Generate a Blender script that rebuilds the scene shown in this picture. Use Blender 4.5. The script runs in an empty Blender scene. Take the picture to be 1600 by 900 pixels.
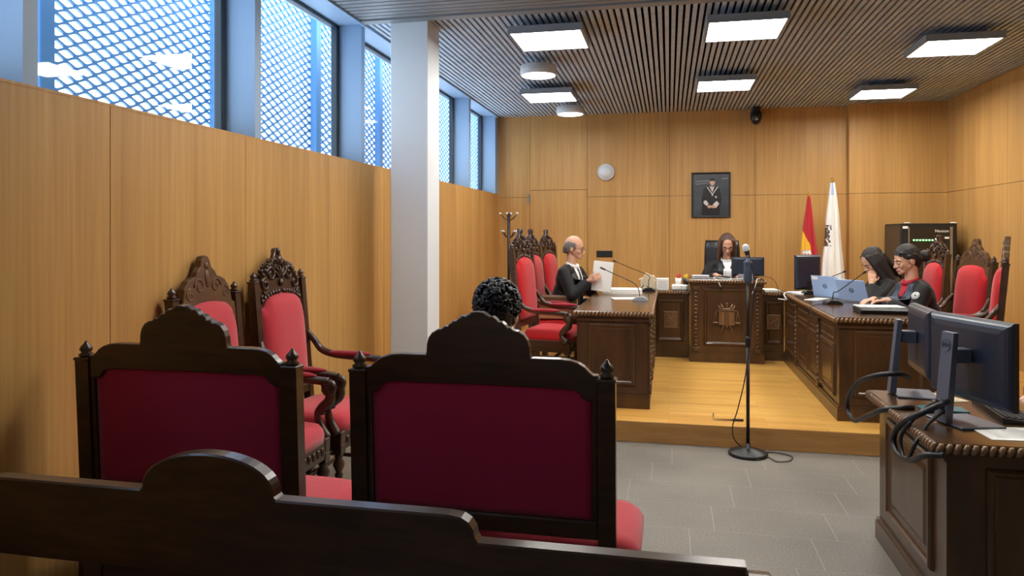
import bpy, bmesh, math, random
from mathutils import Vector, Matrix, noise
from mathutils.bvhtree import BVHTree
R = math.radians
rnd = random.Random(11)
S = bpy.context.scene
COL = S.collection
V = Vector
PZ = 0.1625          # height of the wooden dais
CEIL = 3.37
XL, XR, YB, YF = -2.53, 3.614, 10.8, -2.2


# ------------------------------------------------------------------ materials
def lin(h):
    h = h.lstrip('#')
    o = []
    for i in (0, 2, 4):
        c = int(h[i:i+2], 16)/255
        o.append(c/12.92 if c <= .04045 else ((c+.055)/1.055)**2.4)
    return (*o, 1)


def new_mat(name):
    m = bpy.data.materials.new(name)
    m.use_nodes = True
    nt = m.node_tree
    return m, nt, nt.nodes['Principled BSDF']


def node(nt, t, **kw):
    n = nt.nodes.new(t)
    for k, v in kw.items():
        if k in n.inputs:
            n.inputs[k].default_value = v
        else:
            setattr(n, k, v)
    return n


def simple(name, col, rough=.5, metal=0., spec=.5, sheen=0., bump=0., bscale=200., coat=0.):
    m, nt, b = new_mat(name)
    b.inputs['Base Color'].default_value = lin(col) if isinstance(col, str) else (*col, 1)
    b.inputs['Roughness'].default_value = rough
    b.inputs['Metallic'].default_value = metal
    b.inputs['Specular IOR Level'].default_value = spec
    b.inputs['Sheen Weight'].default_value = sheen
    b.inputs['Coat Weight'].default_value = coat
    if bump:
        tc = node(nt, 'ShaderNodeTexCoord')
        nz = node(nt, 'ShaderNodeTexNoise', Scale=bscale, Detail=3.)
        bp = node(nt, 'ShaderNodeBump', Strength=bump, Distance=.004)
        nt.links.new(tc.outputs['Object'], nz.inputs['Vector'])
        nt.links.new(nz.outputs['Fac'], bp.inputs['Height'])
        nt.links.new(bp.outputs['Normal'], b.inputs['Normal'])
    return m


def grainy(name, c0, c1, scale, rough=.4, det=4., nscale=1., bump=.0, spec=.5, coat=0., c2=None):
    """noise stretched along an axis: wood grain, brushed cloth."""
    m, nt, b = new_mat(name)
    tc = node(nt, 'ShaderNodeTexCoord')
    mp = node(nt, 'ShaderNodeMapping')
    mp.inputs['Scale'].default_value = scale
    nz = node(nt, 'ShaderNodeTexNoise', Scale=nscale, Detail=det, Roughness=.6, Distortion=.3)
    cr = node(nt, 'ShaderNodeValToRGB')
    cr.color_ramp.elements[0].position = .3
    cr.color_ramp.elements[0].color = lin(c0)
    cr.color_ramp.elements[1].position = .72
    cr.color_ramp.elements[1].color = lin(c1)
    L = nt.links.new
    L(tc.outputs['Object'], mp.inputs['Vector'])
    L(mp.outputs['Vector'], nz.inputs['Vector'])
    L(nz.outputs['Fac'], cr.inputs['Fac'])
    L(cr.outputs['Color'], b.inputs['Base Color'])
    b.inputs['Roughness'].default_value = rough
    b.inputs['Specular IOR Level'].default_value = spec
    b.inputs['Coat Weight'].default_value = coat
    b.inputs['Coat Roughness'].default_value = .15
    if bump:
        bp = node(nt, 'ShaderNodeBump', Strength=bump, Distance=.003)
        L(nz.outputs['Fac'], bp.inputs['Height'])
        L(bp.outputs['Normal'], b.inputs['Normal'])
    return m


def oak_wall():
    m, nt, b = new_mat('oak_veneer')
    L = nt.links.new
    tc = node(nt, 'ShaderNodeTexCoord')
    mp = node(nt, 'ShaderNodeMapping')
    mp.inputs['Scale'].default_value = (42, 42, 1.1)
    nz = node(nt, 'ShaderNodeTexNoise', Scale=1., Detail=5., Roughness=.55)
    mp2 = node(nt, 'ShaderNodeMapping')
    mp2.inputs['Scale'].default_value = (4.5, 4.5, .12)
    nz2 = node(nt, 'ShaderNodeTexNoise', Scale=1., Detail=2.)
    cr = node(nt, 'ShaderNodeValToRGB')
    cr.color_ramp.elements[0].position = .25
    cr.color_ramp.elements[0].color = lin('#ba8b4e')
    cr.color_ramp.elements[1].position = .75
    cr.color_ramp.elements[1].color = lin('#d0a465')
    mx = node(nt, 'ShaderNodeMix', data_type='RGBA', blend_type='MULTIPLY')
    cr2 = node(nt, 'ShaderNodeValToRGB')
    cr2.color_ramp.elements[0].position = .3
    cr2.color_ramp.elements[0].color = (.80, .78, .74, 1)
    cr2.color_ramp.elements[1].position = .7
    cr2.color_ramp.elements[1].color = (1, 1, 1, 1)
    L(tc.outputs['Object'], mp.inputs['Vector'])
    L(tc.outputs['Object'], mp2.inputs['Vector'])
    L(mp.outputs['Vector'], nz.inputs['Vector'])
    L(mp2.outputs['Vector'], nz2.inputs['Vector'])
    L(nz.outputs['Fac'], cr.inputs['Fac'])
    L(nz2.outputs['Fac'], cr2.inputs['Fac'])
    mx.inputs['Factor'].default_value = 1
    L(cr.outputs['Color'], mx.inputs['A'])
    L(cr2.outputs['Color'], mx.inputs['B'])
    L(mx.outputs['Result'], b.inputs['Base Color'])
    b.inputs['Roughness'].default_value = .42
    b.inputs['Specular IOR Level'].default_value = .35
    return m


def plank_floor():
    m, nt, b = new_mat('oak_planks')
    L = nt.links.new
    tc = node(nt, 'ShaderNodeTexCoord')
    br = node(nt, 'ShaderNodeTexBrick', Scale=1., offset=.37, offset_frequency=2)
    br.inputs['Brick Width'].default_value = 1.15
    br.inputs['Row Height'].default_value = .072
    br.inputs['Mortar Size'].default_value = .0012
    br.inputs['Color1'].default_value = lin('#e3b462')
    br.inputs['Color2'].default_value = lin('#d09a4b')
    br.inputs['Mortar'].default_value = lin('#96703a')
    mp = node(nt, 'ShaderNodeMapping')
    mp.inputs['Scale'].default_value = (2.2, 34, 1)
    nz = node(nt, 'ShaderNodeTexNoise', Scale=1., Detail=4.)
    cr = node(nt, 'ShaderNodeValToRGB')
    cr.color_ramp.elements[0].position = .3
    cr.color_ramp.elements[0].color = (.78, .72, .62, 1)
    cr.color_ramp.elements[1].position = .7
    cr.color_ramp.elements[1].color = (1, 1, 1, 1)
    mx = node(nt, 'ShaderNodeMix', data_type='RGBA', blend_type='MULTIPLY')
    mx.inputs['Factor'].default_value = 1
    L(tc.outputs['Object'], br.inputs['Vector'])
    L(tc.outputs['Object'], mp.inputs['Vector'])
    L(mp.outputs['Vector'], nz.inputs['Vector'])
    L(nz.outputs['Fac'], cr.inputs['Fac'])
    L(br.outputs['Color'], mx.inputs['A'])
    L(cr.outputs['Color'], mx.inputs['B'])
    L(mx.outputs['Result'], b.inputs['Base Color'])
    b.inputs['Roughness'].default_value = .33
    return m


def slate_tile():
    m, nt, b = new_mat('grey_stone')
    L = nt.links.new
    tc = node(nt, 'ShaderNodeTexCoord')
    nz = node(nt, 'ShaderNodeTexNoise', Scale=120., Detail=4., Roughness=.8)
    nz2 = node(nt, 'ShaderNodeTexNoise', Scale=1.6, Detail=2.)
    ad = node(nt, 'ShaderNodeMath', operation='MULTIPLY_ADD')
    ad.inputs[1].default_value = .25
    cr = node(nt, 'ShaderNodeValToRGB')
    cr.color_ramp.elements[0].position = .42
    cr.color_ramp.elements[0].color = lin('#47433d')
    cr.color_ramp.elements[1].position = .82
    cr.color_ramp.elements[1].color = lin('#8d867b')
    L(tc.outputs['Object'], nz.inputs['Vector'])
    L(tc.outputs['Object'], nz2.inputs['Vector'])
    L(nz2.outputs['Fac'], ad.inputs[0])
    L(nz.outputs['Fac'], ad.inputs[2])
    L(ad.outputs[0], cr.inputs['Fac'])
    L(cr.outputs['Color'], b.inputs['Base Color'])
    b.inputs['Roughness'].default_value = .55
    return m


def emit(name, col, strength):
    m, nt, b = new_mat(name)
    b.inputs['Base Color'].default_value = (*col, 1)
    b.inputs['Emission Color'].default_value = (*col, 1)
    b.inputs['Emission Strength'].default_value = strength
    return m


def glass_mat(name, tint=(1, 1, 1), ior=1.5):
    m = bpy.data.materials.new(name)
    m.use_nodes = True
    nt = m.node_tree
    nt.nodes.remove(nt.nodes['Principled BSDF'])
    fr = node(nt, 'ShaderNodeFresnel', IOR=ior)
    tr = node(nt, 'ShaderNodeBsdfTransparent')
    tr.inputs['Color'].default_value = (*tint, 1)
    gl = node(nt, 'ShaderNodeBsdfGlossy', Roughness=.02)
    mx = node(nt, 'ShaderNodeMixShader')
    L = nt.links.new
    ge = node(nt, 'ShaderNodeNewGeometry')
    sb = node(nt, 'ShaderNodeMath', operation='SUBTRACT')
    sb.inputs[0].default_value = 1
    ml = node(nt, 'ShaderNodeMath', operation='MULTIPLY')
    L(ge.outputs['Backfacing'], sb.inputs[1])
    L(sb.outputs[0], ml.inputs[0])
    L(fr.outputs[0], ml.inputs[1])
    L(ml.outputs[0], mx.inputs[0])
    L(tr.outputs[0], mx.inputs[1])
    L(gl.outputs[0], mx.inputs[2])
    L(mx.outputs[0], nt.nodes['Material Output'].inputs['Surface'])
    return m


M = {}
M['oak'] = oak_wall()
M['planks'] = plank_floor()
M['riser'] = grainy('oak_riser', '#946a3a', '#b0834c', (3, 30, 34), rough=.4)
M['slate'] = slate_tile()
M['grout'] = simple('grout', '#a5a29b', .9)
M['slat'] = grainy('taupe_slat', '#a0abbb', '#bac5d4', (14, 14, 6), rough=.55)
M['void'] = simple('dark_void', '#08080a', .95, spec=.1)
M['gap'] = simple('panel_gap', '#5a3b18', .9)
M['white'] = simple('white_paint', '#d5dbe0', .5)
M['plaster'] = simple('white_plaster', '#e6e3dc', .8)
M['panel'] = simple('window_panel', '#8ea9c6', .45)
M['frame'] = simple('window_frame', '#2d3942', .4)
M['mesh'] = simple('screen_metal', '#477fb3', .55, .0)
M['glass'] = glass_mat('window_glass', (.97, .99, 1))
M['wood'] = grainy('dark_walnut', '#2a1a11', '#472c19', (6, 6, 26), rough=.3, bump=.05, coat=.25)
M['woodx'] = grainy('dark_walnut_across', '#2a1a11', '#4a2e1a', (5, 26, 26), rough=.28, bump=.05, coat=.3)
M['desk'] = grainy('desk_walnut', '#3a2615', '#573a20', (9, 9, 2.4), rough=.3, bump=.06, coat=.25)
M['desktop'] = grainy('desk_top_walnut', '#3a2613', '#58391b', (9, 3, 9), rough=.24, coat=.4)
M['carve'] = simple('carved_walnut', '#7a593b', .32, coat=.3, bump=.3, bscale=90)
M['browncrest'] = grainy('worn_walnut', '#4a2f1a', '#644425', (9, 9, 22), rough=.4, bump=.2)
M['velvet'] = simple('red_velvet', '#b51c22', .8, spec=.2, sheen=.2, bump=.25, bscale=60)
M['rose'] = simple('rose_velvet', '#b8343f', .8, spec=.2, sheen=.35, bump=.2, bscale=50)
M['maroon'] = simple('maroon_velvet', '#a82646', .85, spec=.15, sheen=.25, bump=.2, bscale=45)
M['brass'] = simple('brass_nail', '#8a6a33', .3, 1.)
M['black'] = simple('black_plastic', '#101114', .4)
M['blackmat'] = simple('black_matte', '#15161a', .7)
M['steelblue'] = simple('dark_grey_plastic', '#4d5362', .38)
M['rubber'] = simple('cable_rubber', '#0d0f16', .45)
M['leather'] = simple('black_leather', '#131315', .35, bump=.3, bscale=120)
M['tan'] = simple('brown_leather', '#b07a5c', .5, bump=.2, bscale=90)
M['paper'] = simple('paper', '#f0efe9', .85)
M['paperline'] = simple('print_grey', '#a9adb3', .85)
M['cream'] = simple('cream_paper', '#e3d6b8', .85)
M['robe'] = simple('black_robe', '#0c0c0e', .65, spec=.3, sheen=.1, bump=.3, bscale=40)
M['satin'] = simple('black_satin', '#17171a', .35)
M['slateblue'] = simple('slate_satin', '#3c4656', .4)
M['shirt'] = simple('white_cotton', '#e9e9ea', .8)
M['redshirt'] = simple('red_cotton', '#b01f2c', .8)
M['tie'] = simple('dark_tie', '#1f232e', .6)
M['trouser'] = simple('dark_trouser', '#16171b', .8)
M['skin'] = simple('skin', '#d2a083', .5, bump=.05)
M['lip'] = simple('lips', '#a8605a', .5)
M['eyew'] = simple('eye_white', '#e8e4df', .3)
M['iris'] = simple('iris', '#1c1410', .3)
M['hairbrown'] = grainy('brown_hair', '#33211a', '#5e4032', (90, 90, 5), rough=.55, bump=.5)
M['hairblack'] = grainy('black_hair', '#110d0c', '#2e2522', (90, 90, 6), rough=.6, bump=.5)
M['haircurl'] = simple('curly_black_hair', '#0b0c12', .45)
M['hairgrey'] = grainy('grey_hair', '#4c4742', '#7f7a73', (80, 80, 20), rough=.6, bump=.5)
M['chrome'] = simple('chrome', '#b9bcc0', .25, 1.)
M['grey'] = simple('grey_plastic', '#8d9095', .5)
M['lgrey'] = simple('light_grey_plastic', '#c9ccd0', .5)
M['lampbody'] = simple('lamp_housing', '#83888d', .5)
M['discside'] = simple('disc_housing', '#b9bcbc', .5)
M['lamp'] = emit('lamp_diffuser', (1, .965, .90), 15.)
M['disc'] = simple('disc_face', '#f2f1ec', .4)
M['laptop'] = simple('blue_silver_lid', '#a5bfe4', .35, .15)
M['logo'] = simple('logo_dark', '#22303f', .3)
M['red'] = simple('red_item', '#c8352b', .5)
M['yellow'] = simple('yellow_item', '#e2c62c', .5)
M['green'] = simple('green_item', '#3c8c4a', .5)
M['teal'] = simple('teal_folder', '#1f6a70', .5)
M['flagred'] = simple('flag_red', '#b3121f', .7, sheen=.2)
M['flagyellow'] = simple('flag_yellow', '#efb51f', .7, sheen=.2)
M['flagwhite'] = simple('flag_white', '#e9e8e2', .75)
M['flagblue'] = simple('flag_blue', '#a9bfdf', .75)
M['arms'] = simple('embroidered_arms', '#5b4a43', .8, bump=.5, bscale=150)
M['armspink'] = simple('embroidered_arms_pale', '#c79b8e', .8, bump=.5, bscale=150)
M['gold'] = simple('gilt', '#b98f3a', .3, 1.)
M['cabinet'] = simple('rack_metal', '#1c1b1a', .45)
M['rackside'] = simple('rack_side', '#4a3d2f', .5)
M['rackglass'] = simple('rack_glass', '#2a2620', .12)
M['led'] = emit('green_led', (.25, 1, .3), 2.)
M['ledred'] = emit('red_led', (1, .15, .08), 1.5)
M['ledw'] = emit('white_led', (1, .9, .7), 1.5)
M['photo_bg'] = grainy('portrait_ground', '#30343a', '#474d55', (3, 3, 9), rough=.3)
M['photo_dk'] = simple('portrait_black', '#131316', .3)
M['photo_md'] = simple('portrait_grey', '#7d8388', .3)
M['photo_sk'] = simple('portrait_skin', '#c9a08a', .3)
M['photo_wh'] = simple('portrait_white', '#cfcac8', .3)


# ------------------------------------------------------------------ mesh builder
class MB:
    def __init__(s, org=(0, 0, 0)):
        s.bm = bmesh.new()
        s.base = Matrix.Translation(-V(org))
        s.M = s.base.copy()
        s.mi = 0
        s.sm = False

    def at(s, m=None):
        s.M = s.base @ m if m is not None else s.base.copy()
        return s

    def v(s, p):
        return s.bm.verts.new(s.M @ V(p))

    def f(s, vs, sm=None):
        try:
            f = s.bm.faces.new(vs)
        except ValueError:
            return None
        f.material_index = s.mi
        f.smooth = s.sm if sm is None else sm
        return f

    def box(s, x0, y0, z0, x1, y1, z1, bev=0):
        if x0 > x1: x0, x1 = x1, x0
        if y0 > y1: y0, y1 = y1, y0
        if z0 > z1: z0, z1 = z1, z0
        b = min(bev, (x1-x0)/2.01, (y1-y0)/2.01, (z1-z0)/2.01)
        if b <= 0:
            p = [s.v((x, y, z)) for z in (z0, z1) for y in (y0, y1) for x in (x0, x1)]
            for q in ((0, 2, 3, 1), (4, 5, 7, 6), (0, 1, 5, 4), (2, 6, 7, 3), (0, 4, 6, 2), (1, 3, 7, 5)):
                s.f([p[i] for i in q], False)
            return
        # chamfered box: each corner gives three vertices
        c = {}
        for i, x in enumerate((x0, x1)):
            for j, y in enumerate((y0, y1)):
                for k, z in enumerate((z0, z1)):
                    dx, dy, dz = (b if i == 0 else -b), (b if j == 0 else -b), (b if k == 0 else -b)
                    c[i, j, k] = (s.v((x, y+dy, z+dz)), s.v((x+dx, y, z+dz)), s.v((x+dx, y+dy, z)))
        for a in (0, 1):
            s.f([c[a, j, k][0] for j, k in ((0, 0), (0, 1), (1, 1), (1, 0))], False)
            s.f([c[i, a, k][1] for i, k in ((0, 0), (0, 1), (1, 1), (1, 0))], False)
            s.f([c[i, j, a][2] for i, j in ((0, 0), (0, 1), (1, 1), (1, 0))], False)
        for a in (0, 1):
            for d in (0, 1):
                s.f([c[a, d, 0][0], c[a, d, 1][0], c[a, d, 1][1], c[a, d, 0][1]], False)
                s.f([c[a, 0, d][0], c[a, 1, d][0], c[a, 1, d][2], c[a, 0, d][2]], False)
                s.f([c[0, a, d][1], c[1, a, d][1], c[1, a, d][2], c[0, a, d][2]], False)
        for t in c.values():
            s.f(list(t), False)

    def prism(s, pts, a, b, plane='xz', bev=0.):
        """closed 2D outline extruded from a to b along the third axis."""
        def P(u, w, t):
            return (u, t, w) if plane == 'xz' else ((t, u, w) if plane == 'yz' else (u, w, t))
        n = len(pts)
        if bev:
            cu = []
            for i in range(n):
                p, q, r = V(pts[i-1]), V(pts[i]), V(pts[(i+1) % n])
                d1, d2 = (q-p), (r-q)
                d1 = d1.normalized() if d1.length > 1e-9 else V((1, 0))
                d2 = d2.normalized() if d2.length > 1e-9 else d1
                nn = V((-d1.y-d2.y, d1.x+d2.x))
                nn = nn.normalized() if nn.length > 1e-6 else V((0, 0))
                cu.append(q+nn*bev)
            area = sum(pts[i-1][0]*pts[i][1]-pts[i][0]*pts[i-1][1] for i in range(n))
            if area < 0:
                cu = [V(pts[i])*2-cu[i] for i in range(n)]
            sg = 1 if b > a else -1
            rings = [(cu, a), (pts, a+sg*bev), (pts, b-sg*bev), (cu, b)]
        else:
            rings = [(pts, a), (pts, b)]
        vr = [[s.v(P(p[0], p[1], t)) for p in r] for r, t in rings]
        s.f(vr[0][::-1], False)
        s.f(vr[-1], False)
        for A, B in zip(vr, vr[1:]):
            for i in range(n):
                s.f([A[i-1], A[i], B[i], B[i-1]], False)

    def loft(s, rings, cap=True, closed=True, sm=True):
        vr = [[s.v(p) for p in r] for r in rings]
        n = len(vr[0])
        for A, B in zip(vr, vr[1:]):
            for i in range(0 if closed else 1, n):
                s.f([A[i-1], A[i], B[i], B[i-1]], sm)
        if cap:
            s.f(vr[0][::-1], False)
            s.f(vr[-1], False)

    def lathe(s, prof, c=(0, 0, 0), n=16, m=None):
        m = m or Matrix.Translation(V(c))
        s.loft([[m @ V((r*math.cos(2*math.pi*i/n), r*math.sin(2*math.pi*i/n), z)) for i in range(n)] for r, z in prof])

    def cyl(s, a, b, r, r2=None, n=12):
        s.tube([a, b], [r, r if r2 is None else r2], n)

    def tube(s, pts, r, n=8, flat=1.):
        pts = [V(p) for p in pts]
        if not isinstance(r, (list, tuple)):
            r = [r]*len(pts)
        rings = []
        up = None
        for i, p in enumerate(pts):
            d = (pts[min(i+1, len(pts)-1)]-pts[max(i-1, 0)])
            d = d.normalized() if d.length > 1e-9 else V((0, 0, 1))
            if up is None:
                up = V((0, 0, 1)) if abs(d.z) < .9 else V((1, 0, 0))
            x = up.cross(d)
            x = x.normalized() if x.length > 1e-6 else V((1, 0, 0))
            y = d.cross(x)
            up = y
            rings.append([p+x*math.cos(2*math.pi*k/n)*r[i]+y*math.sin(2*math.pi*k/n)*r[i]*flat for k in range(n)])
        s.loft(rings)

    def ball(s, c, r, n=10, m=None):
        """ellipsoid, r = radius or (rx, ry, rz); m rotates it."""
        if not isinstance(r, (list, tuple)):
            r = (r, r, r)
        m = m or Matrix()
        k = max(4, n//2)
        top = s.v(V(c)+m @ V((0, 0, r[2])))
        bot = s.v(V(c)+m @ V((0, 0, -r[2])))
        rg = []
        for j in range(1, k):
            t = math.pi*j/k
            rg.append([s.v(V(c)+m @ V((r[0]*math.sin(t)*math.cos(2*math.pi*i/n), r[1]*math.sin(t)*math.sin(2*math.pi*i/n), r[2]*math.cos(t)))) for i in range(n)])
        for i in range(n):
            s.f([top, rg[0][i-1], rg[0][i]], True)
            s.f([bot, rg[-1][i], rg[-1][i-1]], True)
            for A, B in zip(rg, rg[1:]):
                s.f([A[i-1], B[i-1], B[i], A[i]], True)

    def cap(s, a, b, ra, rb=None, n=12):
        """tapered capsule."""
        a, b = V(a), V(b)
        rb = ra if rb is None else rb
        d = b-a
        L = d.length
        q = d.to_track_quat('Z', 'Y').to_matrix() if L > 1e-9 else Matrix.Identity(3)
        prof = [(ra*math.sin(t), -ra*math.cos(t)) for t in [math.pi/2*i/4 for i in range(0, 5)]]
        prof += [(rb*math.cos(t), L+rb*math.sin(t)) for t in [math.pi/2*i/4 for i in range(0, 5)]]
        prof = [(max(r, 1e-4), z) for r, z in prof]
        s.lathe(prof, n=n, m=Matrix.Translation(a) @ q.to_4x4())

    def frame(s, x0, z0, x1, z1, prof, fill=True):
        """mitred moulding round a rectangle on a face looking along -Y; prof = (inset, out)."""
        rg = []
        for i, o in prof:
            rg.append([s.v(p) for p in ((x0+i, -o, z0+i), (x1-i, -o, z0+i), (x1-i, -o, z1-i), (x0+i, -o, z1-i))])
        for A, B in zip(rg, rg[1:]):
            for i in range(4):
                s.f([A[i-1], A[i], B[i], B[i-1]], False)
        if fill:
            s.f(rg[-1], False)

    def add(s, me, m):
        vs = [s.v(m @ v.co) for v in me.vertices]
        for p in me.polygons:
            s.f([vs[i] for i in p.vertices], False)

    def build(s, name, mats, parent=None, recalc=True):
        if recalc:
            bmesh.ops.recalc_face_normals(s.bm, faces=s.bm.faces)
        me = bpy.data.meshes.new(name)
        s.bm.to_mesh(me)
        s.bm.free()
        for m in (mats if isinstance(mats, (list, tuple)) else [mats]):
            me.materials.append(M[m] if isinstance(m, str) else m)
        o = bpy.data.objects.new(name, me)
        COL.objects.link(o)
        if parent is not None:
            o.parent = parent
        return o


def tag(o, label, cat, group=None, kind=None):
    o['label'] = label
    o['category'] = cat
    if group: o['group'] = group
    if kind: o['kind'] = kind
    return o


def thing(name, label, cat, loc=(0, 0, 0), rz=0., group=None):
    o = bpy.data.objects.new(name, None)
    o.empty_display_size = .1
    COL.objects.link(o)
    o.location = loc
    o.rotation_euler = (0, 0, rz)
    return tag(o, label, cat, group)


def struct(o, label=None):
    o['kind'] = 'structure'
    if label: o['label'] = label
    return o


def copy_tree(o, parent=None):
    c = o.copy()
    COL.objects.link(c)
    c.parent = parent
    for ch in list(o.children):
        copy_tree(ch, c)
    return c


def rot(axis, deg):
    return Matrix.Rotation(R(deg), 4, axis)


def T(x, y, z):
    return Matrix.Translation((x, y, z))


def text_mesh(body, size, extrude=.0006):
    cu = bpy.data.curves.new('lettering', 'FONT')
    cu.body = body
    cu.size = size
    cu.extrude = extrude
    cu.align_x = 'CENTER'
    cu.align_y = 'CENTER'
    cu.resolution_u = 3
    o = bpy.data.objects.new('lettering', cu)
    COL.objects.link(o)
    bpy.context.view_layer.update()
    me = bpy.data.meshes.new_from_object(o.evaluated_get(bpy.context.evaluated_depsgraph_get()))
    bpy.data.objects.remove(o)
    return me


def smooth_curve(pts, n=6):
    """Catmull-Rom through the points."""
    pts = [V(p) for p in pts]
    out = []
    for i in range(len(pts)-1):
        p0, p1, p2, p3 = pts[max(i-1, 0)], pts[i], pts[i+1], pts[min(i+2, len(pts)-1)]
        for k in range(n):
            t = k/n
            out.append(.5*((2*p1)+(p2-p0)*t+(2*p0-5*p1+4*p2-p3)*t*t+(3*p1-p0-3*p2+p3)*t**3))
    out.append(pts[-1])
    return out


# ------------------------------------------------------------------ the room
def build_room():
    # stone floor: individual tiles over a grout bed
    b = MB()
    b.mi = 1
    b.box(XL-.3, YF, -.08, XR+.2, 5.70, -.0004)
    b.mi = 0
    pitch, ln = .374, .622
    for r in range(-1, 21):
        y1 = 5.5745-pitch*r
        y0 = y1-pitch
        y1 = min(y1, 5.684)
        off = .023-.1345*r
        k0 = math.floor((XL-.3-off)/ln)
        for k in range(k0, k0+12):
            xa, xb = max(off+k*ln, XL-.3), min(off+(k+1)*ln, XR+.2)
            if xb-xa < .02 or y1-y0 < .02:
                continue
            b.box(xa+.0013, y0+.0016, -.004, xb-.0013, y1-.0016, 0)
    struct(b.build('floor', ['slate', 'grout']), 'grey speckled stone tile floor in staggered rows')
    # dais
    b = MB()
    b.box(XL-.05, 5.686, 0, XR+.1, YB+.1, PZ, .004)
    o = b.build('floor_dais', ['planks', 'riser'])
    for p in o.data.polygons:
        if abs(p.normal.z) < .5:
            p.material_index = 1
    struct(o, 'raised varnished oak plank dais one step high')

    # back wall: veneer sheets with narrow joints over a dark backing
    b = MB()
    b.mi = 1
    b.box(XL-.3, YB+.02, 0, XR+.2, YB+.2, CEIL+.2)
    b.mi = 0
    g = .0025
    xs = [XL-.05, -2.045, -1.177, .009, 1.193, 2.40]
    for i, (a, c) in enumerate(zip(xs, xs[1:])):
        zs = [PZ, 2.155, CEIL+.1]
        if i == 1:
            zs = [PZ, 2.262, CEIL+.1]
        for z0, z1 in zip(zs, zs[1:]):
            if i == 1 and z0 == PZ:
                continue
            b.box(a+g, YB, z0+g, c-g, YB+.05, z1-g)
    struct(b.build('wall_back', ['oak', 'gap']), 'back wall of honey oak veneer panels with fine joints')
    # flush door in the back wall
    d = MB()
    d.box(-2.045+.004, YB-.004, PZ+.006, -1.177-.004, YB+.045, 2.262-.004)
    dr = struct(d.build('door_1', 'oak'), 'flush oak door set into the back wall panelling')
    d = MB()
    d.box(-2.075, YB-.035, 2.06, -2.05, YB-.004, 2.20, .004)
    d.build('door_hinge', 'chrome', dr)
    # pier at the right end of the back wall
    b = MB()
    for z0, z1 in ((PZ, 2.155), (2.155, CEIL+.05)):
        b.box(2.40, YB-.13, z0+g, XR, YB+.02, z1-g)
    struct(b.build('wall_pier', 'oak'), 'oak clad pier projecting at the right end of the back wall')

    # right wall
    b = MB()
    b.mi = 1
    b.box(XR+.02, YF, 0, XR+.2, YB+.1, CEIL+.2)
    b.mi = 0
    ys = [YB, 9.987, 8.925, 7.86, 6.80, 5.74, 4.68, 3.62, 2.56, 1.5, .44, -.62, YF]
    for a, c in zip(ys, ys[1:]):
        for z0, z1 in ((0, 2.157), (2.157, CEIL+.1)):
            b.box(XR, c+g, z0+g, XR+.04, a-g, z1-g)
    struct(b.build('wall_right', ['oak', 'gap']), 'right wall of honey oak veneer panels')
    # wall behind the viewer
    b = MB()
    b.box(XL-.3, YF-.15, 0, XR+.2, YF, CEIL+.2)
    struct(b.build('wall_front', 'plaster'), 'white plaster wall at the public end of the courtroom')

    # left wall: oak wainscot with a clerestory above it
    SILL = 2.205
    b = MB()
    b.mi = 1
    b.box(XL-.32, YF, 0, XL-.02, YB+.1, SILL-.02)
    b.mi = 0
    ys = [YB, 9.63, 8.518, 7.34, 6.236, 5.128, 4.021, 2.913, 1.805, .70, -.4, -1.5, YF]
    for a, c in zip(ys, ys[1:]):
        b.box(XL-.04, c+g, 0, XL, a-g, SILL-.012)
    b.box(XL-.32, YF, SILL-.012, XL+.002, YB, SILL)
    struct(b.build('wall_left', ['oak', 'gap']), 'left wall of oak panels below a strip of high windows')
    # clerestory fins, head and end panels
    b = MB()
    step = 1.63
    fins = [(-2.2, -2.32+.2), (-.76, -.69), (.87, .94), (2.45, 2.52), (4.13, 4.20), (5.75, 5.82), (7.42, 7.49), (9.13, 9.22), (10.60, 10.80)]
    for a, c in fins:
        b.box(XL-.26, a, SILL, XL-.004, c, CEIL+.005)
    struct(b.build('trim_1', 'panel'), 'pale blue-white metal fins between the high windows')
    b = MB()
    b.box(XL-.32, YF, CEIL-.002, XL+.03, YB, CEIL+.12)
    b.box(XL+.0, YF, CEIL-.018, XL+.03, YB, CEIL-.002)
    struct(b.build('trim_2', 'panel'), 'pale metal head panel above the high windows')
    # windows
    edges = [(fins[i][1], fins[i+1][0]) for i in range(len(fins)-1)]
    for i, (y0, y1) in enumerate(edges):
        b = MB()
        xo, xi = XL-.26, XL-.205
        w = .05
        b.box(xo, y0, SILL, xi, y0+.02, CEIL-.002, .004)
        b.box(xo, y1-w, SILL, xi, y1, CEIL-.002, .004)
        b.box(xo, y0, SILL, xi, y1, SILL+.03, .004)
        b.box(xo, y0, CEIL-.03, xi, y1, CEIL-.002, .004)
        fr = struct(b.build('window_%d' % (i+1), 'frame'), 'high window with a dark slim frame in the left wall')
        b = MB()
        b.box(XL-.232, y0+.015, SILL+.02, XL-.228, y1-.03, CEIL-.02)
        b.build('pane', 'glass', fr)

    # expanded metal sunscreen outside, on posts
    X = -3.45
    root = thing('metal_screen', 'pale blue expanded metal sunscreen outside the high windows', 'screen', (X, 6, 1.6))
    b = MB((X, 6, 1.6))
    a, h = .0735, .0375          # half pitches of the diamond mesh
    y0s, z0s = -3.0, 2.2
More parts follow.
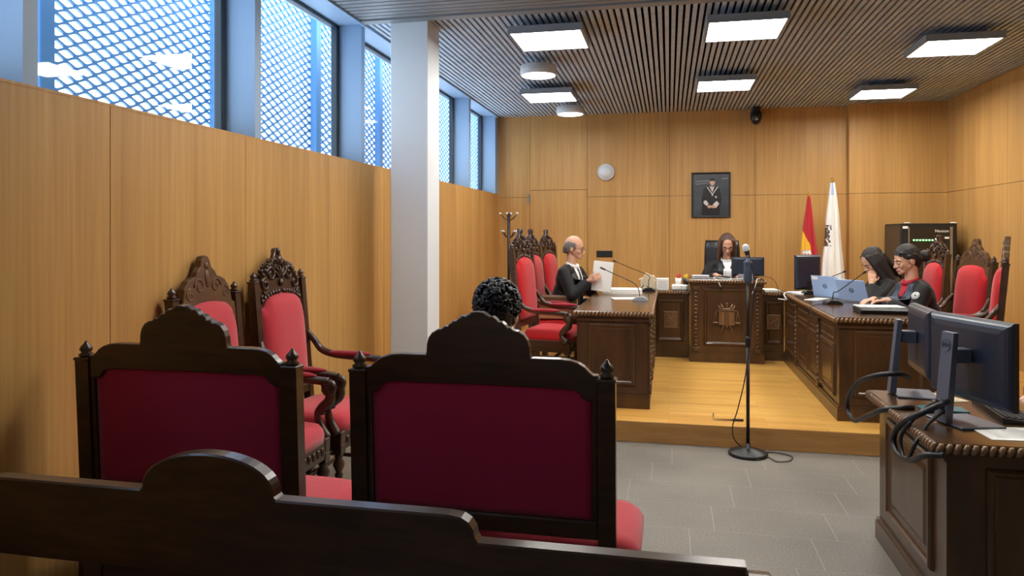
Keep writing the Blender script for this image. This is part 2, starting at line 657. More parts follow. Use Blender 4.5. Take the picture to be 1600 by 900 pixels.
    for j in range(0, 48):
        for i in range(0, 134):
            cy = y0s+2*a*i+(a if j % 2 else 0)
            cz = z0s+h*j
            if cy > 16.6:
                continue
            out = [(cy-a, cz), (cy, cz-h), (cy+a, cz), (cy, cz+h)]
            k, kz = .86, .62
            inn = [(cy-a*k, cz), (cy-a*.13, cz-h*kz), (cy+a*.13, cz-h*kz), (cy+a*k, cz), (cy+a*.13, cz+h*kz), (cy-a*.13, cz+h*kz)]
            for t in (0, .02):
                vo = [b.v((X+t, *p)) for p in out]
                vi = [b.v((X+t, *p)) for p in inn]
                for q in ((vo[0], vo[1], vi[1], vi[0]), (vo[1], vi[2], vi[1]), (vo[1], vo[2], vi[3], vi[2]), (vo[2], vo[3], vi[4], vi[3]), (vo[3], vi[5], vi[4]), (vo[3], vo[0], vi[0], vi[5])):
                    b.f(q, False)
                if t == 0:
                    v0 = vi
                else:
                    for q in range(6):
                        b.f([v0[q-1], v0[q], vi[q], vi[q-1]], False)
    b.build('mesh_panel', 'mesh', root, recalc=False)
    for k in range(-2, 11):
        y = .21+1.6*k+.0
        b = MB((X, 6, 1.6))
        b.box(X+.02, y-.05, 1.5, X+.09, y+.05, 4.1, .004)
        b.build('post', 'mesh', root)

    # column
    b = MB()
    b.box(-2.27, 5.74, 0, -1.945, 6.05, CEIL+.02, .004)
    struct(b.build('column', 'white'), 'white square column standing before the left wall')

    # slatted ceiling: slats run away from the viewer beyond the cross band
    b = MB()
    b.mi = 1
    b.box(XL-.3, YF, CEIL+.09, XR+.2, YB+.1, CEIL+.2)
    b.mi = 0
    p = .0545
    n = int((XR-XL-.04)/p)
    for i in range(n+1):
        x = XL+.045+p*i
        b.box(x, 5.735, CEIL, x+.033, YB, CEIL+.04)
    struct(b.build('ceiling', ['slat', 'void']), 'taupe slatted ceiling with dark gaps')
    b = MB()
    y = YF
    while y < 5.62:
        b.box(XL+.03, y, CEIL, XR, y+.062, CEIL+.03)
        y += .08
    b.box(XL+.03, 5.64, CEIL-.012, XR, 5.735, CEIL+.04)
    struct(b.build('ceiling_band', 'lampbody'), 'grey metal ceiling strips running across the near half of the room')


build_room()


# ------------------------------------------------------------------ ceiling fittings
def build_lights():
    spots = [(-.99, 6.17, 'square ceiling light nearest the column, front left of the six'),
             (.60, 6.19, 'square ceiling light in the middle of the front row'),
             (2.46, 7.15, 'square ceiling light nearest the right wall and the viewer'),
             (-1.41, 8.73, 'square ceiling light between the two round ceiling discs'),
             (.61, 8.45, 'square ceiling light nearest the black dome wall camera'),
             (2.46, 9.34, 'square ceiling light before the pier at the right end'),
             (-.99, 3.9, 'square ceiling light above the armchairs by the left wall, mirrored in the high window glass'),
             (.60, 3.9, 'square ceiling light above the open stone floor before the microphone stand'),
             (2.46, 3.9, 'square ceiling light above the clerk desk')]
    proto = thing('ceiling_light', '', 'ceiling light', (0, 0, 0))
    b = MB()
    h, z0, z1 = .308, 0, .06
    b.box(-h, -h, z0, -h+.02, h, z1); b.box(h-.02, -h, z0, h, h, z1)
    b.box(-h+.02, -h, z0, h-.02, -h+.02, z1); b.box(-h+.02, h-.02, z0, h-.02, h, z1)
    b.box(-h+.02, -h+.02, z1-.01, h-.02, h-.02, z1)
    for sx in (-.2, .2):
        for sy in (-.2, .2):
            b.cyl((sx, sy, z1), (sx, sy, .122), .006, n=6)
    b.build('housing', 'lampbody', proto)
    b = MB()
    b.box(-h+.021, -h+.021, .004, h-.021, h-.021, .02)
    b.build('diffuser', 'lamp', proto)
    for i, (x, y, l) in enumerate(spots):
        o = proto if i == 0 else copy_tree(proto)
        o.location = (x, y, 3.25)
        tag(o, l, 'ceiling light', 'square ceiling lights')
    proto = thing('ceiling_disc', '', 'ceiling disc')
    b = MB()
    b.lathe([(.02, .165), (.02, .10), (.178, .10), (.185, .094), (.185, .004), (.178, 0), (.17, 0), (.17, .006), (.001, .006)], n=40)
    b.build('housing', 'discside', proto)
    b = MB()
    b.lathe([(.001, .006), (.169, .006), (.169, -.003), (.001, -.003)], n=40)
    b.build('face', 'disclamp', proto)
    for i, (x, y, l) in enumerate([(-1.29, 7.28, 'round white ceiling disc nearer the column'), (-1.29, 9.72, 'round white ceiling disc closest to the back wall')]):
        o = proto if i == 0 else copy_tree(proto)
        o.location = (x, y, 3.205)
        tag(o, l, 'ceiling disc', 'round ceiling discs')
    # dome camera on the back wall under the ceiling
    c = thing('wall_camera', 'black dome camera high on the back wall below the ceiling', 'camera', (1.185, 10.62, 3.17))
    b = MB()
    b.box(-.05, -.06, .10, .05, .18, .20, .01)
    b.build('bracket', 'black', c)
    b = MB()
    b.ball((0, 0, .04), (.07, .07, .09), 16)
    b.lathe([(.075, .03), (.078, .05), (.075, .12), (.05, .14)], n=20)
    b.build('dome', 'black', c)
    b = MB()
    b.cyl((0, -.06, .03), (0, -.078, .02), .02, n=14)
    b.build('lens', 'chrome', c)


M['disclamp'] = emit('disc_lamp', (1, .97, .92), 2.2)
build_lights()


# ------------------------------------------------------------------ wooden chairs
def turned_leg(b, x, y, z0, z1, r=.026):
    h = z1-z0
    pr = [(.55, 0), (.8, .02), (.8, .06), (.5, .09), (.62, .16), (.95, .36), (1.0, .42), (.6, .46), (.85, .50), (.85, .53), (.6, .56), (1.2, .66), (1.25, .70), (.7, .78), (.9, .80), (.9, .83), (.7, .85)]
    b.lathe([(r*a, z0+h*t) for a, t in pr], (x, y, 0), 12)
    b.box(x-r*1.05, y-r*1.05, z0+h*.85, x+r*1.05, y+r*1.05, z1, .003)


def finial(b, x, y, z, s=1.):
    b.box(x-.034*s, y-.034*s, z, x+.034*s, y+.034*s, z+.012*s, .003)
    b.lathe([(.024*s, z+.012*s), (.03*s, z+.022*s), (.018*s, z+.03*s), (.026*s, z+.042*s), (.022*s, z+.054*s), (.01*s, z+.066*s), (.006*s, z+.074*s), (.001, z+.078*s)], (x, y, 0), 10)


def pad(b, outline, nx, nz, y0, bulge, back=.012):
    """upholstered pad: outline(u)->(zlo, zhi), u in 0..1 over x; front looks along +Y."""
    x0, x1, lohi = outline
    F, B = [], []
    for i in range(nx+1):
        u = i/nx
        x = x0+(x1-x0)*u
        lo, hi = lohi(u)
        cf, cb = [], []
        for j in range(nz+1):
            w = j/nz
            z = lo+(hi-lo)*w
            q = (1-abs(2*u-1)**4)*(1-abs(2*w-1)**5)
            q = max(q, 0)**.6
            cf.append(b.v((x, y0+.008+bulge*q, z)))
            cb.append(b.v((x, y0-back, z)))
        F.append(cf); B.append(cb)
    for i in range(nx):
        for j in range(nz):
            b.f([F[i][j], F[i+1][j], F[i+1][j+1], F[i][j+1]], True)
            b.f([B[i][j+1], B[i+1][j+1], B[i+1][j], B[i][j]], True)
        b.f([F[i][0], B[i][0], B[i+1][0], F[i+1][0]], True)
        b.f([F[i+1][nz], B[i+1][nz], B[i][nz], F[i][nz]], True)
    for j in range(nz):
        b.f([F[0][j+1], B[0][j+1], B[0][j], F[0][j]], True)
        b.f([F[nx][j], B[nx][j], B[nx][j+1], F[nx][j+1]], True)


def cushion(b, x0, x1, y0, y1, z0, z1, n=14, e=.35):
    rings = []
    for t, k in ((0, 1.), (.35, 1.02), (.62, .99), (.82, .93), (.94, .8), (1., .55)):
        r = []
        for i in range(n*2):
            a = 2*math.pi*i/(n*2)
            c, s_ = math.cos(a), math.sin(a)
            sx = math.copysign(abs(c)**e, c)*k
            sy = math.copysign(abs(s_)**e, s_)*k
            r.append(((x0+x1)/2+sx*(x1-x0)/2, (y0+y1)/2+sy*(y1-y0)/2, z0+(z1-z0)*t))
        rings.append(r)
    b.loft(rings)


def mirror(half):
    return half+[(-x, z) for x, z in half[::-1] if abs(x) > 1e-6]


def scroll(b, c, r0, turns, r, sgn=1, a0=0, y=0., n=16):
    pts = []
    for i in range(n+1):
        t = i/n
        a = a0+sgn*turns*2*math.pi*t
        q = r0*(1-.8*t)
        pts.append((c[0]+q*math.cos(a), y, c[1]+q*math.sin(a)))
    b.tube(pts, [r*(1-.4*i/n) for i in range(n+1)], 6)


def make_armchair(style, label, group, velvet='velvet', az=0.):
    root = thing('armchair', label, 'chair', group=group)
    W, D = .29, .27            # half width, half depth
    py = -D+.025
    lean = lambda z: py-max(0, z-.46)*.085
    wood = 'wood'
    PT = 1.235 if style == 'plain' else 1.29                  # post top
    for sx in (-1, 1):
        b = MB()
        rg = []
        for z in (0, .25, .46, .8, PT):
            w = .024
            yy = lean(z)
            rg.append([(sx*(W-.024)-w, yy-w, z), (sx*(W-.024)+w, yy-w, z), (sx*(W-.024)+w, yy+w, z), (sx*(W-.024)-w, yy+w, z)])
        b.loft(rg, sm=False)
        finial(b, sx*(W-.024), lean(PT), PT-.002, .85)
        b.build('back_post', wood, root)
        b = MB()
        turned_leg(b, sx*(W-.03), D-.03, 0, .37, .028)
        b.build('leg', wood, root)
    b = MB()
    b.box(-W+.03, D-.055, .33, W-.03, D-.005, .44, .006)
    b.box(-W+.05, py-.015, .34, W-.05, py+.02, .44, .006)
    for sx in (-1, 1):
        b.box(sx*(W-.05), py, .33, sx*(W-.005), D-.05, .44, .006)
        b.box(sx*(W-.06), D-.062, .37, sx*(W), D, .445, .006)
    # carved apron bumps
    for i in range(9):
        x = -.2+.05*i
        b.ball((x, D-.003, .385), (.02, .012, .026), 8)
    b.build('seat_frame', wood, root)
    b = MB()
    for sx in (-1, 1):
        b.cyl((sx*(W-.03), py, .14), (sx*(W-.03), D-.03, .14), .014, n=8)
    b.cyl((-W+.03, 0, .14), (W-.03, 0, .14), .014, n=8)
    b.build('stretcher', wood, root)
    b = MB()
    cushion(b, -W+.012, W-.012, py+.03, D+.005, .43, .545)
    b.build('seat', velvet, root)
    # back pad
    top = 1.22
    sh = Matrix.Shear('XY', 4, (0, 0))
    tilt = T(0, lean(.56), .56) @ rot('X', 4.9) @ T(0, 0, -.56)
    b = MB().at(tilt)
    hi = lambda u: (.60, top-.035*abs(2*u-1)**2-(.05 if abs(2*u-1) > .72 else 0)*min(1, (abs(2*u-1)-.72)/.06 if abs(2*u-1) > .72 else 0))
    pad(b, (-W+.058, W-.058, hi), 22, 16, .0, .065 if style != 'flat' else .04)
    b.build('backrest', velvet, root)
    b = MB().at(tilt)
    b.box(-W+.03, -.015, .545, W-.03, .02, .60, .005)
    # nailed side rails beside the pad
    for sx in (-1, 1):
        b.box(sx*(W-.062), -.015, .6, sx*(W-.045), .018, top-.06)
        for i in range(24):
            b.ball((sx*(W-.054), .019, .62+.0225*i), .0055, 6)
    b.build('back_rail', wood, root)
    b = MB().at(tilt)
    if style == 'plain':
        half = [(0, 1.455), (.02, 1.45), (.035, 1.43), (.045, 1.395), (.075, 1.37), (.09, 1.345), (.115, 1.34), (.155, 1.325), (.19, 1.285), (.205, 1.235), (.21, 1.20), (.235, 1.19), (.235, 1.10), (.20, 1.10), (.17, 1.125), (.16, 1.165), (.13, 1.185), (.07, 1.205), (0, 1.21)]
        b.prism(mirror(half), -.02, .022, bev=.004)
        for sx in (-1, 1):
            scroll(b, (sx*.07, 1.29), .045, 1.3, .006, sx, 0 if sx > 0 else math.pi, .022)
            scroll(b, (sx*.15, 1.25), .035, 1.2, .005, -sx, math.pi/2, .022)
        b.ball((0, .022, 1.33), (.02, .008, .05), 10)
        b.ball((0, .022, 1.40), (.018, .008, .02), 10)
        b.build('crest', 'browncrest', root)
    else:
        half = [(0, 1.50), (.018, 1.495), (.03, 1.47), (.05, 1.435), (.08, 1.42), (.085, 1.395), (.13, 1.375), (.165, 1.335), (.185, 1.29), (.225, 1.275), (.235, 1.22), (.235, 1.10), (.20, 1.10), (.17, 1.12), (.155, 1.165), (.12, 1.19), (.06, 1.205), (0, 1.21)]
        b.prism(mirror(half), -.018, .012, bev=.004)
        # acanthus carving: scrolls, shell and beads
        for yy in (.016, -.02):
            for sx in (-1, 1):
                scroll(b, (sx*.10, 1.335), .05, 1.4, .012, sx, 0 if sx > 0 else math.pi, yy)
                scroll(b, (sx*.165, 1.275), .042, 1.3, .011, -sx, math.pi/2, yy)
                scroll(b, (sx*.055, 1.40), .035, 1.2, .010, -sx, math.pi, yy)
                scroll(b, (sx*.20, 1.20), .03, 1.2, .010, sx, math.pi/2, yy)
                for k in range(7):
                    t = k/6
                    b.ball((sx*(.03+.18*t), yy, 1.225-.05*t*t+.0), (.014, .012, .018), 7)
                for k in range(6):
                    t = k/5
                    b.ball((sx*(.09+.11*t), yy, 1.395-.09*t*t-.01*t), (.013, .012, .02), 7, rot('Y', sx*40).to_3x3())
            for k in range(5):
                a = R(-50+25*k)
                b.ball((.05*math.sin(a), yy+.004, 1.30+.05*math.cos(a)), (.010, .012, .036), 7, rot('Y', math.degrees(a)).to_3x3())
            b.ball((0, yy+.004, 1.28), (.022, .016, .026), 9)
            b.ball((0, yy+.002, 1.42), (.025, .016, .03), 9)
            b.ball((0, yy, 1.475), (.016, .014, .026), 8)
        b.build('crest', 'wood' if style == 'carved' else 'carve', root)
    # arms
    for sx in (-1, 1):
        X = sx*(W+.005)
        AM = T(0, 0, az)
        b = MB().at(AM)
        path = smooth_curve([(sx*(W-.024), lean(.86)+.01, .865), (X, -.225, .80), (X, -.175, .742), (X, -.09, .714), (X, 0, .705), (X, .12, .70), (X, .20, .695), (X+sx*.005, .255, .69)], 4)
        b.tube(path, [.018+.004*min(1, i/10) for i in range(len(path))], 8, 1.1)
        # scrolled hand at the end of the arm
        m0 = rot('Z', 90)
        pts = []
        for i in range(15):
            a = math.pi/2-i/14*1.6*2*math.pi
            q = .036*(1-.72*i/14)
            pts.append((X, .255+q*math.cos(a), .674+q*math.sin(a)-.02))
        b.tube(pts, [.02]*15, 8)
        # S shaped front support down to the seat rail
        sup = smooth_curve([(X, .225, .68), (X, .26, .635), (X, .262, .585), (X, .215, .54), (X, .19, .505), (X, .205, .465-az*.5), (X, .245, .43-az)], 4)
        b.tube(sup, [.017+.010*abs(math.sin(i/len(sup)*math.pi*1.5)) for i in range(len(sup))], 8, 1.2)
        for k in range(4):
            b.ball((X, .268-.015*k, .60-.028*k), (.022, .014, .012), 8)
        a_ = b.build('armrest', wood, root)
        b = MB().at(AM)
        rings = []
        for i in range(9):
            t = i/8
            q = max(.25, (1-abs(2*t-1)**5))
            y = -.145+.325*t
            rings.append([(X+.032*q*math.cos(2*math.pi*k/12), y, .722+.018*q*math.sin(2*math.pi*k/12)) for k in range(12)])
        b.loft(rings)
        p_ = b.build('arm_pad', 'maroonpad', a_)
        p_['label'] = 'padded red velvet arm top'
    return root


M['maroonpad'] = simple('deep_red_velvet', '#8c1525', .8, spec=.2, sheen=.3, bump=.2, bscale=60)


def place(root, x, y, z, deg, sc=1.):
    root.location = (x, y, z)
    root.rotation_euler = (0, 0, R(deg))
    root.scale = (sc, sc, sc)
    return root


GC = 'high-backed red velvet armchairs'
c1 = make_armchair('plain', 'red armchair with engraved plain brown crest against the left wall, behind the left settee', GC, 'rose', .055)
c2 = make_armchair('carved', 'red armchair with dark carved crest against the left wall, nearer the column', GC, 'rose', .075)
place(c1, -2.15, 3.53, 0, -90, 1.022)
place(c2, -2.12, 4.23, 0, -92, 1.012)
c3 = make_armchair('carved', 'empty red armchair at the left desk, nearest the viewer', GC, 'velvet')
place(c3, -1.12, 7.06, PZ, -99)
c4 = copy_tree(c3)
tag(c4, 'red armchair behind the robed bald man at the left desk, middle of three', 'chair', GC)
place(c4, -1.16, 7.87, PZ, -96)
c5 = copy_tree(c3)
tag(c5, 'red armchair at the left desk, closest to the back wall', 'chair', GC)
place(c5, -1.13, 8.68, PZ, -99)
c6 = copy_tree(c3)
tag(c6, 'red armchair with dark carved crest before the black equipment rack', 'chair', GC)
place(c6, 2.32, 8.0, PZ, 92, .955)
c7 = copy_tree(c1)
tag(c7, 'red armchair with brown crest behind the woman with a hair bun', 'chair', GC)
for ch in c7.children:
    if ch.name.split('.')[0] in ('backrest', 'seat'):
        ch.data = ch.data.copy()
        ch.data.materials[0] = M['velvet']
place(c7, 2.34, 7.07, PZ, 101, .965)
c8 = copy_tree(c7)
tag(c8, 'red armchair seen edge-on beside the right wall, rightmost of all', 'chair', GC)
place(c8, 2.26, 6.43, PZ, 69, .98)


# ------------------------------------------------------------------ settees and pew
def make_settee(label, dark):
    root = thing('settee', label, 'settee', group='velvet-backed settees before the pew')
    HW = .495
    # local frame: back plane at y=0, sits towards +Y
    lean = lambda z: -(z-.5)*.05
    for sx in (-1, 1):
        b = MB()
        x = sx*(HW-.031)
        rg = []
        for z in (0, .46, 1.085):
            w = .031
            y = lean(z) if z > .4 else (-.02 if z == 0 else 0)
            rg.append([(x-w, y-.027, z), (x+w, y-.027, z), (x+w, y+.027, z), (x-w, y+.027, z)])
        b.loft(rg, sm=False)
        finial(b, x, lean(1.085), 1.084, 1.)
        b.build('back_post', 'wood', root)
        b = MB()
        turned_leg(b, sx*(HW-.02)+.02, .40, 0, .35, .032)
        b.build('leg', 'wood', root)
    tilt = T(0, 0, .5) @ rot('X', 2.86) @ T(0, 0, -.5)
    half = [(0, 1.322), (.022, 1.320), (.036, 1.311), (.046, 1.305), (.058, 1.306), (.070, 1.297), (.078, 1.287), (.092, 1.287), (.104, 1.277), (.110, 1.267), (.124, 1.267), (.134, 1.257),
            (.150, 1.255), (.170, 1.243), (.184, 1.224), (.191, 1.200), (.193, 1.172), (.196, 1.160), (.30, 1.160), (.335, 1.157), (.365, 1.148), (.388, 1.134), (.404, 1.117), (.416, 1.107), (.434, 1.107),
            (.434, 1.018), (.395, 1.016), (.380, 1.024), (.368, 1.042), (.350, 1.052), (.32, 1.055), (0, 1.058)]
    b = MB().at(tilt)
    b.prism(mirror(half), -.02, .02, bev=.004)
    # rounded carved front roll on the scalloped top
    b.build('crest_rail', 'woodx', root)
    b = MB().at(tilt)
    b.box(-HW+.06, -.02, .518, HW-.06, .02, .585, .006)
    b.build('back_rail', 'woodx', root)
    for sx in (-1, 1):
        b = MB().at(tilt)
        b.box(sx*(HW-.062), -.018, .585, sx*(HW-.082), .018, 1.03, .004)
        b.build('side_rail', 'wood', root)
    # upholstered panel: both faces padded
    b = MB().at(tilt @ rot('Z', 180))
    lim = lambda u: (.58, 1.075 if abs(2*u-1) < .86 else 1.03)
    pad(b, (-HW+.078, HW-.078, lim), 26, 16, -.004, .010, .0)
    b.at(tilt)
    pad(b, (-HW+.078, HW-.078, lim), 26, 16, .0, .04, .0)
    b.build('backrest', 'maroon', root)
    b = MB()
    b.box(-HW+.03, -.02, .35, HW-.03, .02, .44, .005)
    b.box(-HW+.02, .38, .34, HW+.03, .44, .44, .006)
    for sx in (-1, 1):
        b.box(sx*(HW-.06), 0, .35, sx*(HW-.015), .4, .44, .005)
        b.cyl((sx*(HW-.04), 0, .15), (sx*(HW-.02)+.01, .4, .15), .015, n=8)
    b.build('seat_frame', 'wood', root)
    b = MB()
    cushion(b, -HW-.01, HW+.075, .005, .455, .42, .525, 18, .2)
    b.build('seat', 'rose', root)
    return root


s1 = make_settee('dark maroon-backed settee at left, behind the pew and beside the left wall', True)
s1.location = (-1.883, 2.6, 0)
s2 = copy_tree(s1)
tag(s2, 'maroon-backed settee in the middle with a dark-haired person seated on it', 'settee', 'velvet-backed settees before the pew')
s2.location = (-.676, 2.6, 0)


def build_pew():
    X0, X1, Y0, Y1 = -2.50, .19, 1.80, 1.852
    root = thing('pew', 'long dark wooden public pew with a rounded lobe, nearest the viewer', 'pew', (-1.2, 1.7, 0))
    org = (-1.2, 1.7, 0)
    c = -1.257
    half_r = [(c, .990)]
    n = 12
    for i in range(1, n+1):
        a = math.pi/2*i/n
        half_r.append((c+.205*math.sin(a)**.95 if i < n else c+.205, .882+.108*math.cos(a)))
    half_r = [(c+.205*math.sin(math.pi/2*i/n), .884+.106*math.cos(math.pi/2*i/n)**.9) for i in range(n+1)]
    half_r += [(c+.212, .877), (c+.70, .877), (c+.735, .872), (c+.755, .86), (c+.768, .842), (c+.772, .822), (c+.78, .811), (c+.80, .811), (X1-.01, .811)]
    half_l = [(2*c-x, z) for x, z in half_r if x > c and 2*c-x > X0]
    outline = half_r+[(X1-.01, .65)]+[(X0, .65), (X0, .811)]+half_l[::-1]
    b = MB(org)
    b.prism(outline, Y0, Y1, bev=.005)
    b.build('back_rail', 'woodx', root)
    for x in (-2.46, -1.63, -.80, .03):
        b = MB(org)
        b.box(x-.03, Y0+.004, .08, x+.03, Y1-.004, .655, .004)
        b.build('post', 'wood', root)
    # arched boards between the posts
    for x0, x1 in ((-1.60, -.83), (-.77, 0)):
        w = x1-x0
        pts = [(x0, .655)]+[(x1, .655), (x1, .50)]
        for i in range(13):
            t = i/12
            pts.append((x1-w*t, .50+.135*math.sin(math.pi*t)**.6))
        pts.append((x0, .50))
        b = MB(org)
        b.prism(pts, Y0+.012, Y1-.012)
        b.build('arched_board', 'woodx', root)
    b = MB(org)
    b.box(X0, 1.36, .40, X1, Y0, .44, .008)
    b.build('seat', 'woodx', root)
    b = MB(org)
    b.box(X0, Y0+.006, .06, X1, Y1-.006, .16, .004)
    b.build('lower_rail', 'woodx', root)
    # shaped end board with a rounded top
    out = [(1.34, 0), (1.90, 0), (1.90, .70)]
    for i in range(11):
        a = math.pi*i/10
        out.append((1.80+.10*math.cos(a), .70+.10*math.sin(a)))
    out += [(1.66, .64), (1.40, .60), (1.34, .54)]
    for xa in (X1-.012,):
        b = MB(org)
        b.prism(out, xa, xa+.06, 'yz', bev=.006)
        b.build('end_board', 'wood', root)
    b = MB(org)
    b.prism(out, X0-.025, X0+.01, 'yz', bev=.004)
    b.build('end_board', 'wood', root)


build_pew()


# ------------------------------------------------------------------ court desks
PROF = [(0, 0), (.003, .012), (.012, .02), (.022, .02), (.03, .011), (.038, .006), (.044, .004)]


def raised(b, x0, z0, x1, z1, k=1., inner=True):
    b.frame(x0, z0, x1, z1, [(i*k, o*k) for i, o in PROF], True)
    if inner and x1-x0 > .22 and z1-z0 > .22:
        b.frame(x0+.07*k, z0+.07*k, x1-.07*k, z1-.07*k, [(0, .004), (.02, .012), (.024, .013)], True)


def gadroon(b, p, q, z, out, pitch=.031, s=1.):
    """row of slanted carved lobes along the edge p-q."""
    p, q = V((*p, z)), V((*q, z))
    d = q-p
    L = d.length
    n = max(1, round(L/pitch))
    d.normalize()
    o = V((*out, 0))
    ang = math.atan2(d.y, d.x)
    m = (rot('Z', math.degrees(ang)) @ rot('Y', 28)).to_3x3()
    for i in range(n):
        c = p+d*(L*(i+.5)/n)+o*.002
        b.ball(c, (.0125*s, .012*s, .021*s), 8, m)


def face_M(side, x0, x1, y0, y1, z):
    if side == '-y': return T(x0, y0, z)
    if side == '+x': return T(x1, y0, z) @ rot('Z', 90)
    return T(x0, y1, z) @ rot('Z', -90)


def make_desk(name, label, x0, x1, y0, y1, zb, zt, sides, panels, group=None, pil=(), frieze=False, over=.035, cat='desk', gs=1., plinth=.115):
    """sides: closed faces; panels: side -> list of (a0, a1) spans along the face."""
    org = ((x0+x1)/2, (y0+y1)/2, zb)
    root = thing(name, label, cat, org, group=group)
    th = .045
    H = zt-zb-.05
    b = MB(org)
    b2 = MB(org)
    for sd in ('-y', '+x', '-x', '+y'):
        if sd not in sides: continue
        ya = y0+th if '-y' in sides else y0
        yb = y1-th if '+y' in sides else y1
        a = {'-y': (x0, y0, x1, y0+th), '+y': (x0, y1-th, x1, y1), '+x': (x1-th, ya, x1, yb), '-x': (x0, ya, x0+th, yb)}[sd]
        b.box(a[0], a[1], zb, a[2], a[3], zt-.045)
        for bb, e, za, zc, bv in ((b2, .018, zb, zb+plinth-.02, .0), (b2, .011, zb+plinth-.02, zb+plinth, .0), (b, .0126, zt-.085, zt-.045, .0)):
            exl = e if '-x' in sides and sd != '+x' else 0
            exr = e if '+x' in sides and sd != '-x' else 0
            eyl = e if sd == '-y' else 0
            eyr = e if sd == '+y' else 0
            bb.box(a[0]-exl, a[1]-eyl, za, a[2]+exr, a[3]+eyr, zc, bv)
    b.build('carcass', 'desk', root)
    b2.build('plinth', 'desk', root)
    ox0 = over if '-x' in sides else .03
    ox1 = over if '+x' in sides else .03
    oy0 = over if '-y' in sides else 0
    b = MB(org)
    b.box(x0-ox0, y0-oy0, zt-.045, x1+ox1, y1, zt, .005)
    b.build('desktop', 'desktop', root)
    b = MB(org)
    if '-y' in sides: gadroon(b, (x0-ox0, y0-oy0), (x1+ox1, y0-oy0), zt-.022, (0, -1), s=gs)
    if '+x' in sides: gadroon(b, (x1+ox1, y0-oy0), (x1+ox1, y1), zt-.022, (1, 0), s=gs)
    if '-x' in sides: gadroon(b, (x0-ox0, y1), (x0-ox0, y0-oy0), zt-.022, (-1, 0), s=gs)
    b.build('carved_edge', 'carve', root)
    for sd, spans in panels.items():
        fm = face_M(sd, x0, x1, y0, y1, zb)
        for a0, a1 in spans:
            b = MB(org).at(fm)
            if frieze and sd != '-y':
                raised(b, a0, plinth+.045, a1, H-.17)
                raised(b, a0, H-.15, a1, H-.055, .6)
            else:
                raised(b, a0, plinth+.07, a1, H-.055, inner=sd != '-y')
            b.build('panel', 'desk', root)
    for sd, xs in pil:
        fm = face_M(sd, x0, x1, y0, y1, zb)
        for a in xs:
            b = MB(org).at(fm)
            b.box(a-.03, -.02, plinth, a+.03, .002, H-.03, .004)
            for k in range(int((H-.2)/.045)):
                b.ball((a, -.02, plinth+.07+.045*k), (.02, .014, .02), 7)
            b.box(a-.036, -.03, H-.07, a+.036, .002, H-.03, .005)
            b.box(a-.036, -.03, plinth, a+.036, .002, plinth+.05, .005)
            b.build('pilaster', 'desk', root)
    return root, org


DG = 'carved walnut court desks'
ldesk, lorg = make_desk('court_desk', 'long carved walnut desk at left where the bald man reads papers', -.755, -.17, 6.104, 8.745, PZ, .962, ('-y', '+x'),
                        {'-y': [(.10, .485)], '+x': [(.10, .60), (.73, 1.23), (1.36, 1.86), (1.99, 2.5)]}, DG, [('+x', (.045, .665, 1.295, 1.925))], True)
rdesk, rorg = make_desk('court_desk', 'long carved walnut desk at right holding two laptops', 1.285, 1.96, 6.035, 8.745, PZ, .962, ('-y', '-x'),
                        {'-y': [(.105, .60)], '-x': [(.20, .78), (.93, 1.45), (1.55, 1.93), (2.05, 2.58)]}, DG, [('-x', (.855, 1.99))], True)
lf, lforg = make_desk('side_bench', 'low carved bench section left of the judge, holding white paper stacks', -.165, .235, 8.75, 9.35, PZ, .94, ('-y',),
                      {'-y': [(.03, .335)]}, 'low bench sections flanking the judge', over=.03, cat='bench section')
rf, rforg = make_desk('side_bench', 'low carved bench section right of the judge, beside the black monitor', 1.025, 1.28, 8.75, 9.35, PZ, .94, ('-y',),
                      {'-y': [(.05, .235)]}, 'low bench sections flanking the judge', over=.03, cat='bench section')


def carve_panel(root, org, x, z, s, y):
    b = MB(org).at(T(x, y, z))
    b.frame(-s, -s*1.15, s, s*1.15, [(0, 0), (.004, .016), (.014, .018), (.02, .006)], True)
    for sx in (-1, 1):
        for sz in (-1, 1):
            scroll(b, (sx*s*.42, sz*s*.5), s*.32, 1.4, .008, sx*sz, 0, -.008)
            b.ball((sx*s*.3, -.008, sz*s*.2), (s*.2, .012, s*.08), 8, rot('Y', -sx*sz*40).to_3x3())
    b.ball((0, -.008, 0), (s*.22, .016, s*.22), 10)
    for k in range(8):
        a = k*math.pi/4
        b.ball((s*.34*math.cos(a), -.008, s*.34*math.sin(a)), (s*.1, .012, s*.1), 7)
    o = b.build('carved_rosette', 'carve', root)
    o['label'] = 'carved foliage square'


carve_panel(lf, lforg, .02, .60, .085, 8.745)
carve_panel(rf, rforg, 1.165, .60, .075, 8.745)

jb, jorg = make_desk('judge_bench', 'tall carved judge bench with scales-of-justice emblem in the centre', .245, 1.018, 8.5, 9.22, PZ, 1.09, ('-y', '+x', '-x'),
                     {'-y': [(.14, .633)]}, over=.03, cat='bench', pil=[('-y', (.055, .718))])


